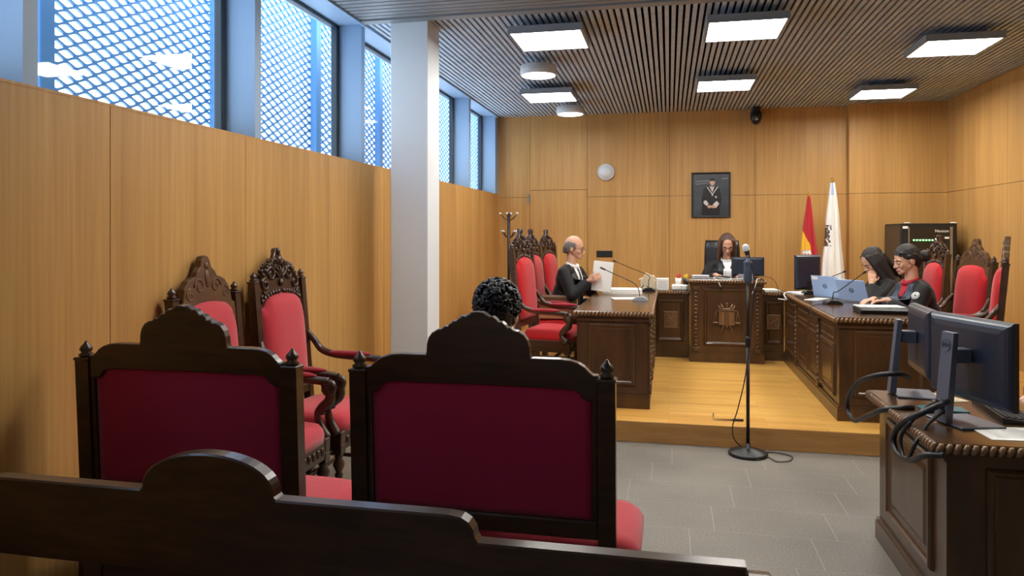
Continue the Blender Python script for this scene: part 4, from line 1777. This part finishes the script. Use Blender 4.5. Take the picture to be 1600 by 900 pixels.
def make_person(label, loc, rz, o):
    """seated figure, local +Y forward; o: pose and clothing options."""
    root = thing('person', label, 'person', loc, R(rz))
    hs = o.get('hs', .5)
    a = R(o.get('lean', 8))
    Pv = V((0, 0, hs+.10))
    up = V((0, math.sin(a), math.cos(a)))
    fw = V((0, math.cos(a), -math.sin(a)))
    N = Pv+up*.50
    ch = Pv+up*.33
    sw = o.get('sw', .18)
    Sh = {s: N-up*.055+V((s*sw, 0, 0)) for s in (-1, 1)}
    hc = N+V((0, .01+o.get('hfwd', 0), .105))
    ks = o.get('hscale', 1.)
    Hm = T(*hc) @ rot('Z', o.get('yaw', 0)) @ rot('X', -o.get('pitch', 0)) @ rot('Y', o.get('roll', 0)) @ Matrix.Scale(ks, 4)
    b = MB()
    head_parts(b, Hm)
    b.cap(N-up*.04, Hm @ V((0, -.018, .05)), .056, .054, 14)
    b.ball(ch, (.165, .105, .19), 16)
    b.ball(Pv+up*.1, (.15, .11, .17), 16)
    b.ball(Pv, (.17, .13, .10), 14)
    arms = {}
    for s in (-1, 1):
        W_, d, nr = o['hands'][s]
        W_ = V(W_)
        el, W_ = ik(Sh[s], W_, .285, .255, o.get('hint', {}).get(s, (s*.6, -.5, -.6)))
        arms[s] = (el, W_)
        b.cap(Sh[s]+V((-s*.05, 0, -.01)), Sh[s], .06, .055, 12)
        b.cap(Sh[s], el, .048, .038, 12)
        b.cap(el, W_, .038, .026, 12)
        fd = (W_-el).normalized()
        d = V(d) if d is not None else fd
        b.cap(W_, W_+d.normalized()*.03, .026, .024, 10)
        hand(b, W_, d, V(nr), o.get('thumb', {}).get(s, V((-s, 0, .3))), o.get('curl', {}).get(s, 22))
        kn = V((s*.11, .43, hs+.05))
        an = V((s*.11, .40, .09))
        hp = V((s*.09, .02, hs+.085))
        b.cap(hp, kn, .08, .058, 12)
        b.cap(kn, an, .053, .036, 12)
        b.cap(an, an+V((0, .13, -.055)), .036, .03, 10)
    bake(b, .0054, 'body', 'skin', root, 6)
    # facial features
    P = lambda x, y, z: Hm @ V((x, y, z))
    for s in (-1, 1):
        b = MB()
        b.ball(P(s*.031, .0805, .083), .0125*ks, 12)
        b.mi = 1
        b.tube([P(s*.019, .089, .079), P(s*.026, .0925, .0775), P(s*.036, .092, .0775), P(s*.044, .086, .080)], [.0014*ks, .0024*ks, .0024*ks, .0014*ks], 6)
        b.build('eyelid', ['skin', 'iris'], root)
        b = MB()
        b.tube([P(s*.014, .100, .106), P(s*.032, .097, .112), P(s*.05, .082, .106)], [.0035*ks, .004*ks, .0025*ks], 6)
        b.build('eyebrow', o['hair'], root)
    b = MB()
    b.tube([P(-.021, .092, .021), P(-.01, .0985, .023), P(0, .0985, .0215), P(.01, .0985, .023), P(.021, .092, .021)], [.003*ks, .0058*ks, .0052*ks, .0058*ks, .003*ks], 7)
    b.build('lips', 'lip', root)
    # hair
    hb = MB()
    m3 = Hm.to_3x3()*(1/ks)
    E = lambda c, r, n=18: hb.ball(P(*c), tuple(q*ks for q in r), n, m3)
    C = lambda p, q, r1, r2: hb.cap(P(*p), P(*q), r1*ks, r2*ks, 10)
    st = o['style']
    rr = random.Random(o.get('seed', 3))
    if st == 'long':
        E((0, -.018, .136), (.084, .100, .090))
        E((0, -.05, .07), (.085, .07, .10))
        for s in (-1, 1):
            for k in range(7):
                t = k/6
                y = .052-.10*t
                C((s*(.060+.012*t), y*.9, .165-.02*t), (s*(.078+.006*t), y, .08), .018, .020)
                C((s*(.078+.006*t), y, .08), (s*(.088+rr.uniform(-.006, .012)), y+.012, -.10-rr.uniform(0, .05)), .020, .012)
        for k in range(6):
            x = -.05+.02*k
            C((x, -.09, .10), (x*1.3, -.10, -.14-rr.uniform(0, .03)), .026, .014)
    elif st == 'bun':
        E((0, -.012, .140), (.083, .100, .086))
        E((0, -.055, .085), (.074, .062, .078))
        for s in (-1, 1):
            E((s*.052, -.012, .128), (.032, .062, .045))
        for s in (-1, 1):
            for k in range(5):
                C((s*.05, .062-.01*k, .165-.012*k), (s*.078, -.04-.01*k, .13-.012*k), .012, .014)
            C((s*.074, .01, .125), (s*.06, -.07, .07), .018, .02)
        E((0, -.148, .088), (.05, .042, .05))
        for k in range(6):
            an = k*math.pi/3
            E((.024*math.cos(an), -.155+.01*math.sin(an*2), .09+.024*math.sin(an)), (.024, .022, .024), 10)
    elif st == 'bald':
        for s in (-1, 1):
            E((s*.066, -.038, .105), (.020, .052, .048))
            E((s*.072, .012, .112), (.010, .022, .034))
            C((s*.05, -.075, .085), (s*.04, -.08, .045), .03, .024)
        E((0, -.075, .095), (.062, .034, .062))
        for k in range(40):
            an = rr.uniform(-2.2, 2.2)
            E((.074*math.sin(an), -.012-.082*max(math.cos(an), -.2), .10+rr.uniform(-.05, .035)), (.013, .013, .015), 6)
    elif st == 'curly':
        E((0, -.016, .136), (.086, .104, .092))
        E((0, -.05, .075), (.080, .062, .085))
        for k in range(420):
            u, w = rr.uniform(-1, 1), rr.uniform(0, 2*math.pi)
            x, y, z = math.sqrt(1-u*u)*math.cos(w), math.sqrt(1-u*u)*math.sin(w), u
            p = V((x*.088, -.018+y*.105, .128+z*.098))
            if (y > .45 and z < .55) or z < -.85:
                continue
            ax = V((rr.uniform(-1, 1), rr.uniform(-1, 1), rr.uniform(-1, 1))).normalized()
            q0 = V((x, y, z)).orthogonal().normalized()
            q1 = V((x, y, z)).cross(q0)
            ph = rr.uniform(0, 6.28)
            pts = [P(*(p+(q0*math.cos(ph+t*.9)+q1*math.sin(ph+t*.9))*.011+V((x, y, z))*.006*math.sin(t*.8))) for t in range(6)]
            hb.tube(pts, [.003*ks, .0055*ks, .006*ks, .006*ks, .005*ks, .003*ks], 5)
    if st == 'curly':
        hb.build('hair', o['hairmat'], root, recalc=True)
    else:
        bake(hb, .0045, 'hair', o['hairmat'], root, 3, .4, (Hm.inverted(), .0022, 9))
    if o.get('glasses'):
        gb = MB()
        for s in (-1, 1):
            n = 16
            rg = [P(s*.031+.0235*math.cos(2*math.pi*i/n), .104-.006*abs(math.cos(2*math.pi*i/n)) if False else .103-(.010 if s*math.cos(2*math.pi*i/n) > 0 else 0)*abs(math.cos(2*math.pi*i/n)), .083+.017*math.sin(2*math.pi*i/n)) for i in range(n)]
            gb.tube(rg+[rg[0]], .0019*ks, 5)
            gb.tube([P(s*.054, .094, .086), P(s*.078, .05, .09), P(s*.082, -.005, .09)], .0019*ks, 5)
        gb.tube([P(-.008, .103, .086), P(.008, .103, .086)], .0019*ks, 5)
        gb.build('glasses', o['glasses'], root)
    # robe or jacket
    rb = MB()
    rb.ball(ch+up*.0, (.20, .135, .20), 18)
    rb.ball(ch-up*.16, (.19, .145, .20), 18)
    rb.ball(Pv+V((0, .02, .0)), (.205, .19, .12), 16)
    for s in (-1, 1):
        el, W_ = arms[s]
        fd = (W_-el).normalized()
        rb.cap(N-up*.035+V((s*.06, 0, 0)), Sh[s]+V((0, 0, -.012)), .062, .066, 14)
        rb.cap(Sh[s]+V((0, 0, -.012)), el, .07, .064, 14)
        rb.cap(el, W_-fd*.07, .064, .058 if o.get('robe', True) else .045, 14)
        # folds along the sleeve
        for k in range(3):
            off = V((rr.uniform(-1, 1), rr.uniform(-1, 1), rr.uniform(-1, .4))).normalized()*.05
            rb.cap(Sh[s].lerp(el, .15+.25*k)+off, Sh[s].lerp(el, .45+.22*k)+off*.8, .017, .013, 8)
        kn = V((s*.11, .44, hs+.05))
        rb.cap(V((s*.09, .04, hs+.085)), kn, .095, .078, 14)
        rb.cap(kn, V((s*.12, .42, .16)), .078, .085 if o.get('robe', True) else .062, 12)
    for k in range(9):
        x = -.15+.0375*k
        rb.cap(ch+V((x, .105+.02*(k % 2), .05)), Pv+V((x*1.1, .135, .03)), .017, .02, 8)
    robe, bvh = bake(rb, .0095, 'robe' if o.get('robe', True) else 'jacket', 'robe', root, 4)
    # collar at the neckline
    cb = MB()
    n = 20
    rg = []
    for i in range(n+1):
        an = R(-150)+R(300)*i/n
        q = V((.066*math.sin(an), .06*math.cos(an), 0))
        rg.append(N+up*(.012-.02*math.cos(an))+q+V((0, .004, .0)))
    if o.get('collar'):
        cb.tube(rg, [.016]*len(rg), 8, 1.5)
        cb.build('collar', o['collar'], root)
    z1 = (N+up*-.01).z
    for nm, mt, rows in o.get('patches', []):
        patch(bvh, [(z1+dz, xl, xr) for dz, xl, xr in rows], nm, mt, root, off=o.get('off', {}).get(nm, {'shirt': .010, 'lapel': .012}.get(nm, .005)))
    if o.get('shoes', True):
        for s in (-1, 1):
            sb = MB()
            an = V((s*.11, .40, .0))
            sb.loft([[an+V((s_x*.042*k, y, z)) for s_x, z in ((-1, .0), (1, .0), (1.0, .03+h), (.5, .05+h*1.6), (-.5, .05+h*1.6), (-1.0, .03+h))] for y, k, h in ((-.05, .8, .03), (0, 1., .035), (.08, 1.05, .015), (.15, 1.05, 0), (.20, .7, -.01))])
            sb.build('shoe', 'black', root)
    return root, bvh, Hm


D0 = V((0, 0, -1))
# judge
make_person('judge in black robe with white neckband, long brown hair and glasses, looking down', (.70, 9.42, PZ), 180, dict(
    hs=.515, lean=6, pitch=24, hscale=1.08, hair='hairbrown', hairmat='hairbrown', style='long', glasses='black', collar='shirt',
    hands={-1: ((-.15, .34, .950), V((.3, .9, -.05)), (0, 0, -1)), 1: ((.15, .34, .950), V((-.3, .9, -.05)), (0, 0, -1))}, seed=4,
    patches=[('shirt', 'shirt', [(0, -.055, .055), (-.04, -.045, .045), (-.08, -.03, .03), (-.12, -.012, .012)]),
             ('neckband', 'shirt', [(-.085, -.045, .045), (-.13, -.048, .048), (-.18, -.05, .05), (-.23, -.052, .052)]),
             ('lapel', 'satin', [(-.01, .062, .10), (-.08, .052, .105), (-.16, .055, .11), (-.26, .058, .12)]),
             ('lapel', 'satin', [(-.01, -.10, -.062), (-.08, -.105, -.052), (-.16, -.11, -.055), (-.26, -.12, -.058)])],
    off={'neckband': .016}))
# bald man at the left desk
make_person('bald man in black robe, white shirt and dark tie holding up white papers', (-1.13, 7.93, PZ), -108, dict(
    hs=.50, lean=12, pitch=8, hscale=1.06, yaw=14, hair='hairgrey', hairmat='hairgrey', style='bald', glasses='black', collar='shirt',
    hands={1: ((.085, .345, .945), V((.2, .75, .35)), (-1, .2, 0)), -1: ((-.16, .34, .93), V((.3, .75, .25)), (1, .1, 0))}, curl={1: 28, -1: 20},
    thumb={1: V((0, .2, 1)), -1: V((0, .2, 1))}, seed=6,
    patches=[('shirt', 'shirt', [(.03, -.085, .085), (-.05, -.075, .075), (-.12, -.062, .062), (-.20, -.05, .05), (-.32, -.04, .04)]),
             ('necktie', 'tie', [(-.015, -.02, .02), (-.05, -.014, .014), (-.12, -.02, .02), (-.22, -.026, .026), (-.31, -.026, .026)]),
             ('lapel', 'satin', [(.01, .07, .135), (-.08, .06, .14), (-.16, .05, .13), (-.28, .035, .11)]),
             ('lapel', 'satin', [(.01, -.135, -.07), (-.08, -.14, -.06), (-.16, -.13, -.05), (-.28, -.11, -.035)])],
    off={'necktie': .016}))
b = MB((-.69, 7.77, 1.15))
b.at(T(-.69, 7.77, 1.15) @ rot('Z', -6) @ rot('Y', 6))
for k in range(4):
    b.box(-.105, -.006+.004*k, -.155+.003*k, .105, -.004+.004*k, .15+.004*k)
o = b.build('paper_stack', 'paper')
o.location = (-.69, 7.77, 1.15)
tag(o, 'white papers held upright by the bald man', 'papers')
# woman with a bun
p1, bv1, hm1 = make_person('woman in black robe with red collar, hair bun and round badge, seen in profile', (2.22, 6.99, PZ), 100, dict(
    hs=.44, lean=18, pitch=14, hscale=1.05, sw=.175, hair='hairblack', hairmat='hairblack', style='bun', collar='redshirt',
    hands={1: ((.06, .44, .865), V((-.2, .9, -.15)), (0, 0, -1)), -1: ((-.10, .40, .868), V((.3, .9, -.1)), (0, 0, -1))}, seed=8,
    patches=[('shirt', 'redshirt', [(.02, -.07, .07), (-.05, -.05, .05), (-.12, -.02, .02)]),
             ('lapel', 'slateblue', [(.01, .065, .125), (-.08, .05, .14), (-.16, .035, .14), (-.26, .03, .13)]),
             ('lapel', 'slateblue', [(.01, -.125, -.065), (-.08, -.14, -.05), (-.16, -.14, -.035), (-.26, -.13, -.03)])]))


def badge(root, bvh):
    d = V((-.8, .6, .05)).normalized()
    hit = bvh.ray_cast(V((-.06, .10, .905))+d*.6, -d)
    p = hit[0] if hit[0] else V((-.085, .2, .89))
    n = hit[1] if hit[0] else V((0, 1, 0))
    m = T(*p) @ n.to_track_quat('Z', 'Y').to_matrix().to_4x4() @ T(0, 0, .012)
    b = MB().at(m)
    b.lathe([(.001, -.002), (.034, -.002), (.034, .002), (.001, .002)], n=28)
    b.mi = 1
    k = 24
    rg = [(.025*math.cos(2*math.pi*i/k), .025*math.sin(2*math.pi*i/k), .0025) for i in range(k)]
    b.tube(rg+[rg[0]], .002, 5)
    for i in range(5):
        a = math.pi/2+i*2*math.pi/5
        b.tube([(0, 0, .003), (.016*math.cos(a), .016*math.sin(a), .003)], [.004, .0015], 5)
    q = b.build('badge', ['flagwhite', 'logo'], root)
    q['label'] = 'round white embroidered emblem'


badge(p1, bv1)
# woman leaning on her hand
make_person('long dark-haired woman in black robe resting her head on her hand', (2.20, 7.80, PZ), 100, dict(
    hs=.425, lean=20, pitch=36, hscale=1.04, sw=.17, hair='hairblack', hairmat='hairblack', style='long',
    hands={-1: ((-.105, .30, .955), V((.25, -.15, .9)), (.9, -.3, 0)), 1: ((.10, .42, .87), V((-.2, .9, -.1)), (0, 0, -1))},
    hint={-1: (-.5, .8, -.6)}, curl={-1: 18}, thumb={-1: V((.2, -.9, .2))}, seed=12, collar='robe'))
# person on the settee
make_person('person with short curly black hair seated on the middle settee, seen from behind', (-.672, 2.80, 0), 0, dict(
    hs=.487, lean=2, pitch=12, yaw=-6, hscale=1.0, hair='hairblack', hairmat='haircurl', style='curly', collar='tie', robe=False,
    hands={-1: ((-.08, .34, .66), V((.3, .9, -.2)), (0, 0, -1)), 1: ((.08, .34, .66), V((-.3, .9, -.2)), (0, 0, -1))}, seed=21))
# clerk at the right edge: only a hand reaches into the picture
make_person('person in dark clothes whose hand rests on the clerk desk at the right edge', (2.24, 3.90, 0), 92, dict(
    hs=.47, lean=6, pitch=12, hair='hairblack', hairmat='hairblack', style='bun', collar='tie', robe=False,
    hands={-1: ((-.02, .45, .815), V((.1, .9, -.15)), (0, 0, -1)), 1: ((.16, .42, .815), V((-.1, .9, -.15)), (0, 0, -1))}, seed=9))


# ------------------------------------------------------------------ office chairs
def make_office_chair(label, x, y, z, deg, hb=1.36):
    root = thing('office_chair', label, 'chair', (x, y, z), R(deg))
    b = MB()
    rg = []
    for t in range(9):
        u = t/8
        zz = .52+(hb-.52)*u
        w = .215+.01*math.sin(u*math.pi)
        yy = -.235-.05*u
        k = 1 if 0 < t < 8 else .96
        rg.append([(-w*k, yy+.03, zz), (-w*.9*k, yy+.055, zz), (0, yy+.06, zz), (w*.9*k, yy+.055, zz), (w*k, yy+.03, zz), (w*k, yy-.03, zz), (0, yy-.045, zz), (-w*k, yy-.03, zz)])
    b.loft(rg)
    b.build('backrest', 'leather', root)
    b = MB()
    cushion(b, -.245, .245, -.22, .25, .40, .50)
    b.build('seat', 'leather', root)
    b = MB()
    b.cyl((0, 0, .07), (0, 0, .41), .028, n=12)
    b.box(-.12, -.14, .385, .12, .12, .405, .004)
    b.box(-.03, -.26, .39, .03, -.10, .42, .004)
    b.build('gas_lift', 'black', root)
    b = MB()
    for k in range(5):
        a = 2*math.pi*k/5
        b.tube([(0, 0, .09), (.28*math.cos(a), .28*math.sin(a), .065)], [.03, .018], 8)
    b.build('star_base', 'black', root)
    for k in range(5):
        a = 2*math.pi*k/5
        b = MB()
        b.ball((.28*math.cos(a), .28*math.sin(a), .03), (.03, .03, .03), 10)
        b.build('caster', 'black', root)
    for s in (-1, 1):
        b = MB()
        b.tube([(s*.25, -.05, .42), (s*.275, -.05, .55), (s*.275, -.05, .63)], .014, 8)
        b.box(s*.25, -.16, .63, s*.305, .10, .66, .01)
        b.build('armrest', 'black', root)
    return root


make_office_chair('black leather high-backed office chair behind the judge', .675, 9.55, PZ, 180, 1.36)


make_office_chair('black office chair under the clerk at the right edge', 2.36, 3.905, 0, 92, .98)


# ------------------------------------------------------------------ briefcase on the middle left chair
bc = thing('briefcase', 'brown leather briefcase on the red chair seat beside the bald man', 'briefcase', (-1.14, 7.655, PZ+.54), R(2))
b = MB()
b.box(-.20, -.045, 0, .20, .045, .245, .012)
b.build('body', 'tan', bc)
b = MB()
b.prism([(-.052, .17), (-.052, .235), (-.035, .252), (.035, .252), (.052, .235), (.052, .17), (.047, .17), (.047, .232), (.033, .246), (-.033, .246), (-.047, .232), (-.047, .17)], -.195, .195, 'yz')
b.build('flap', 'browncrest', bc)


# ------------------------------------------------------------------ flags, rack, coat stand, wall items
def flag(name, label, x, y, top, pole_top, rows, paint, mats, lean=(0, 0)):
    root = thing(name, label, 'flag', (x, y, PZ), 0)
    b = MB()
    b.lathe([(.001, 0), (.14, 0), (.14, .015), (.03, .04), (.02, .10), (.001, .10)], n=24)
    b.build('base', 'chrome', root)
    b = MB()
    b.cyl((0, 0, .05), (lean[0], lean[1], pole_top-PZ), .013, n=10)
    b.build('pole', 'wood', root)
    b = MB()
    pz = pole_top-PZ
    b.lathe([(.008, -.01), (.02, 0), (.01, .012), (.022, .03), (.012, .05), (.001, .066)], (lean[0], lean[1], pz), 12)
    b.build('finial', 'gold', root)
    b = MB()
    n = 96
    rings = []
    H = len(rows)
    # resample rows for a smooth hang
    zz = [r[0] for r in rows]
    NZ = 96
    for k in range(NZ+1):
        z = zz[0]+(zz[-1]-zz[0])*k/NZ
        i = max(j for j in range(H) if zz[j] >= z-1e-9)
        i = min(i, H-2)
        t = (zz[i]-z)/(zz[i]-zz[i+1])
        xl, xr = (rows[i][q]*(1-t)+rows[i+1][q]*t for q in (1, 2))
        t0 = k/NZ
        ring = []
        for j in range(n):
            a = 2*math.pi*j/n
            fold = 1+.16*math.sin(7*a+3*t0)+.10*math.sin(11*a-2*t0+1)
            q = max((xr-xl)/2, .012)
            ring.append(((xl+xr)/2+q*math.cos(a)*(1+.25*(fold-1)), q*.75*math.sin(a)*fold, z-PZ))
        rings.append(ring)
    vr = [[b.v(p) for p in r] for r in rings]
    for k in range(NZ):
        for j in range(n):
            a = 2*math.pi*(j-.5)/n
            b.mi = paint(math.cos(a), math.sin(a), k/NZ)
            b.f([vr[k][j-1], vr[k][j], vr[k+1][j], vr[k+1][j-1]], True)
    b.mi = 0
    b.f(vr[0], False)
    b.f(vr[-1], False)
    b.build('cloth', mats, root)
    return root


def paint_es(c, s, t):
    # front half: yellow band grows on the left from a third of the way down
    if s > .25: return 0
    z = t
    if z < .34: return 0
    edge = -1+1.25*min(1, (z-.34)/.16)
    if c < min(edge, .15):
        if .53 < z < .70 and c > -.95:
            return 2 if noise.noise(V((c*3, z*30, 1))) > -.05 else 3
        return 1
    return 0


flag('flag', 'red and yellow flag hanging furled on a pole behind the black monitor', 1.86, 10.3, 2.12, 2.10,
     [(2.12, -.055, -.025), (1.9, -.085, .0), (1.7, -.115, .02), (1.5, -.135, .045), (1.3, -.145, .075), (1.0, -.15, .10), (.75, -.15, .10)], paint_es, ['flagred', 'flagyellow', 'armspink', 'flagwhite'], (-.04, 0))


def paint_ga(c, s, t):
    if t < .10: return 1 if (c < .2 and c > -.6) else 0
    if s < .3 and .35 < t < .53 and c < -.25+.1*math.sin((t-.35)*17) and noise.noise(V((c*4, t*40, 3)))+.9*(-c-.62) > 0: return 2
    return 0


flag('flag', 'white flag with pale blue fold hanging on a gold-tipped pole beside the pier', 2.14, 10.3, 2.30, 2.29,
     [(2.28, -.055, .0), (2.05, -.08, .03), (1.8, -.11, .055), (1.5, -.125, .075), (1.25, -.165, .10), (1.0, -.18, .12), (.7, -.18, .12)], paint_ga, ['flagwhite', 'flagblue', 'arms'], (-.03, 0))


def build_rack():
    x0, x1, y0, y1, zt = 2.83, 3.47, 9.93, 10.60, 1.735
    org = ((x0+x1)/2, (y0+y1)/2, PZ)
    root = thing('equipment_rack', 'tall black equipment rack with glass door in the back right corner', 'equipment rack', org)
    b = MB(org)
    b.box(x0, y0, PZ, x1, y1, zt, .006)
    b.build('cabinet', 'cabinet', root)
    b = MB(org)
    b.box(x0-.008, y0+.02, PZ+.05, x0+.002, y1-.02, zt-.03)
    b.build('side_panel', 'rackside', root)
    b = MB(org)
    b.box(x0+.10, y0-.012, PZ+.06, x1-.085, y0-.004, zt-.045)
    dr = b.build('door', 'rackglass', root)
    b = MB(org)
    b.box(x0+.085, y0-.018, PZ+.06, x0+.10, y0+.002, zt-.045, .002)
    b.box(x1-.085, y0-.022, PZ+.06, x1-.055, y0+.002, zt-.045, .002)
    b.build('door_rail', 'chrome', dr)
    b = MB(org)
    for k in range(12):
        z = PZ+.15+.10*k
        b.box(x0+.12, y0-.0135, z, x1-.12, y0-.0115, z+.006)
    b.build('shelf_line', 'rackside', dr)
    b = MB(org)
    z = 1.52
    for i in range(7):
        b.mi = 0
        b.box(x0+.14+.035*i, y0-.0145, z, x0+.16+.035*i, y0-.012, z+.015)
    b.mi = 1
    b.box(x1-.17, y0-.0145, 1.37, x1-.13, y0-.012, 1.378)
    b.mi = 2
    b.box(x1-.25, y0-.0145, 1.535, x1-.235, y0-.012, 1.548)
    b.box(x1-.14, y0-.0145, 1.18, x1-.11, y0-.012, 1.185)
    b.box(x1-.16, y0-.0145, 1.05, x1-.14, y0-.012, 1.06)
    b.build('indicator_lights', ['led', 'ledred', 'ledw'], root)
    b = MB(org)
    b.box(x1-.145, y0-.0145, 1.545, x1-.095, y0-.012, 1.568)
    b.box(x0+.025, y0-.014, zt-.065, x0+.08, y0-.0, zt-.035)
    s_ = b.build('sticker', 'paper', root)
    s_['label'] = 'white label sticker'
    b = MB(org)
    b.add(text_mesh('Nexton', .05), T(x1-.175, y0-.0125, zt-.095) @ rot('X', 90))
    q = b.build('lettering', 'paper', dr)
    for xx in (x0+.08, x1-.04):
        b = MB(org)
        b.box(xx-.03, y0-.01, zt, xx+.03, y0+.03, zt+.015, .003)
        c_ = b.build('corner_cap', 'paper', root)
        c_['label'] = 'white corner cap'


build_rack()


def build_coat_stand():
    root = thing('coat_stand', 'slim black coat stand with knobbed hooks in the back left corner', 'coat stand', (-2.129, 9.7, PZ))
    b = MB()
    b.lathe([(.001, 0), (.17, 0), (.17, .012), (.03, .035), (.02, .06), (.001, .06)], n=24)
    b.build('base', 'black', root)
    b = MB()
    b.cyl((0, 0, .04), (0, 0, 1.725), .02, n=12)
    b.build('pole', 'black', root)
    for lvl, z in enumerate((1.64, 1.40)):
        for k in range(4):
            a = R(45+90*k+(20 if lvl else -45))
            b = MB()
            d = V((math.cos(a), math.sin(a), 0))
            b.tube([V((0, 0, z-.02)), d*.06+V((0, 0, z+.01)), d*.115+V((0, 0, z+.072))], .008, 7)
            b.mi = 1
            b.ball(d*.12+V((0, 0, z+.078)), .017, 10)
            b.build('hook', ['red' if False else 'wood', 'lgrey'], root)


build_coat_stand()


def build_wall_items():
    # round plain wall disc: clock-like plate
    c = thing('wall_speaker', 'round white wall speaker on the back wall left of the portrait', 'speaker', (-.902, YB, 2.513))
    b = MB().at(rot('X', 90))
    b.lathe([(.001, 0), (.125, 0), (.125, .03), (.118, .042), (.11, .044), (.001, .05)], n=40)
    b.build('housing', 'lgrey', c)
    b = MB().at(rot('X', 90))
    b.lathe([(.001, .045), (.098, .046), (.098, .051), (.001, .056)], n=36)
    b.build('grille', 'white', c)
    # dark plate
    b = MB((-.925, YB, 1.31))
    b.box(-1.043, YB-.014, 1.262, -.808, YB, 1.357, .004)
    b.mi = 1
    for i in range(3):
        b.box(-1.03+.072*i, YB-.017, 1.275, -.966+.072*i, YB-.012, 1.344, .003)
    o = b.build('socket_plate', ['cabinet', 'blackmat'])
    o.location = (-.925, YB, 1.31)
    tag(o, 'dark rectangular socket plate on the back wall behind the bald man', 'socket plate')
    # portrait
    x0, x1, z0, z1 = .318, .858, 1.838, 2.482
    cx, cz = (x0+x1)/2, (z0+z1)/2
    p = thing('portrait', 'framed dark portrait of a figure in black robe with white cuffs', 'picture', (cx, YB, cz))
    w, h = (x1-x0)/2, (z1-z0)/2
    b = MB()
    b.frame(-w, -h, w, h, [(0, 0), (0, .03), (.008, .034), (.02, .03), (.024, .018)], False)
    b.build('frame', 'black', p)
    b = MB()
    b.box(-w+.02, -.018, -h+.02, w-.02, -.002, h-.02)
    y = -.0182
    def poly(pts, mi, k):
        b.mi = mi
        b.prism(pts, y-.0006*k, y-.0006*k-.0005, 'xz')
    def ell(c, rx, rz, n=18):
        return [(c[0]+rx*math.cos(2*math.pi*i/n), c[1]+rz*math.sin(2*math.pi*i/n)) for i in range(n)]
    # stair lines behind, robe, face, collar chain, cuffs, hands
    poly([(-.21, .19), (-.02, .195), (-.02, .207), (-.21, .20)], 2, 0)
    poly([(-.21, .15), (-.02, .17), (-.02, .178), (-.21, .16)], 2, 0)
    poly([(.15, .225), (.24, .23), (.24, .242), (.15, .236)], 2, 0)
    poly([(-.06, .13), (.06, .13), (.12, .09), (.15, -.06), (.13, -.13), (.12, -.29), (-.13, -.29), (-.12, -.13), (-.13, -.06), (-.10, .09)], 1, 0)
    poly(ell((.02, .185), .036, .05), 3, 1)
    poly([(-.016, .20), (.056, .20), (.052, .235), (.02, .243), (-.012, .235)], 1, 2)
    poly([(-.02, .125), (.05, .125), (.02, .04)], 4, 1)
    poly([(-.005, .118), (.045, .118), (.02, .107)], 1, 2)
    for k in range(9):
        t = k/8
        poly(ell((-.05+.07*t, .11-.10*t), .008, .008, 8), 4, 2)
        poly(ell((.09-.07*t, .11-.10*t), .008, .008, 8), 4, 2)
    poly(ell((.02, .0), .012, .014, 8), 4, 2)
    poly(ell((.07, -.03), .013, .015, 8), 4, 2)
    poly([(-.10, -.085), (-.065, -.075), (-.03, -.125), (-.06, -.155), (-.10, -.12)], 4, 2)
    poly([(.03, -.13), (.08, -.085), (.115, -.125), (.07, -.185), (.045, -.18)], 4, 2)
    poly(ell((-.02, -.165), .03, .022), 3, 3)
    poly(ell((.03, -.165), .03, .022), 3, 3)
    b.build('picture', ['photo_bg', 'photo_dk', 'photo_md', 'photo_sk', 'photo_wh'], p)


build_wall_items()

# ------------------------------------------------------------------ daylight, camera, colour
w = bpy.data.worlds.new('World')
S.world = w
w.use_nodes = True
bg = w.node_tree.nodes['Background']
bg.inputs['Color'].default_value = (.77, .89, 1.0, 1)
bg.inputs['Strength'].default_value = 3.0
# sky portals at the clerestory openings guide the daylight into the room
for i, (y0, y1) in enumerate([(-2.12, -.76), (-.69, .87), (.94, 2.45), (2.52, 4.13), (4.20, 5.75), (5.82, 7.42), (7.49, 9.13), (9.22, 10.6)]):
    l = bpy.data.lights.new('window_portal', 'AREA')
    l.shape = 'RECTANGLE'
    l.size = 1.15
    l.size_y = y1-y0
    l.cycles.is_portal = True
    o = bpy.data.objects.new('window_portal', l)
    COL.objects.link(o)
    o.location = (XL-.30, (y0+y1)/2, 2.79)
    o.rotation_euler = (0, R(-90), 0)

cam = bpy.data.cameras.new('Camera')
co = bpy.data.objects.new('Camera', cam)
COL.objects.link(co)
co.location = (0, 0, 1.6)
co.rotation_euler = (R(90), 0, math.atan2(245, 1140))
cam.sensor_width = 36
cam.lens = 36*1140/1600
cam.shift_y = -(450-366)/1600
cam.clip_start = .05
S.camera = co
S.view_settings.view_transform = 'Standard'
S.view_settings.look = 'None'
S.view_settings.exposure = 1.22
S.view_settings.gamma = 1
S.view_settings.use_curve_mapping = False
S.cycles.use_denoising = True
S.cycles.max_bounces = 8
S.cycles.transparent_max_bounces = 12
S.cycles.caustics_reflective = False
S.cycles.caustics_refractive = False
S.cycles.sample_clamp_indirect = 6
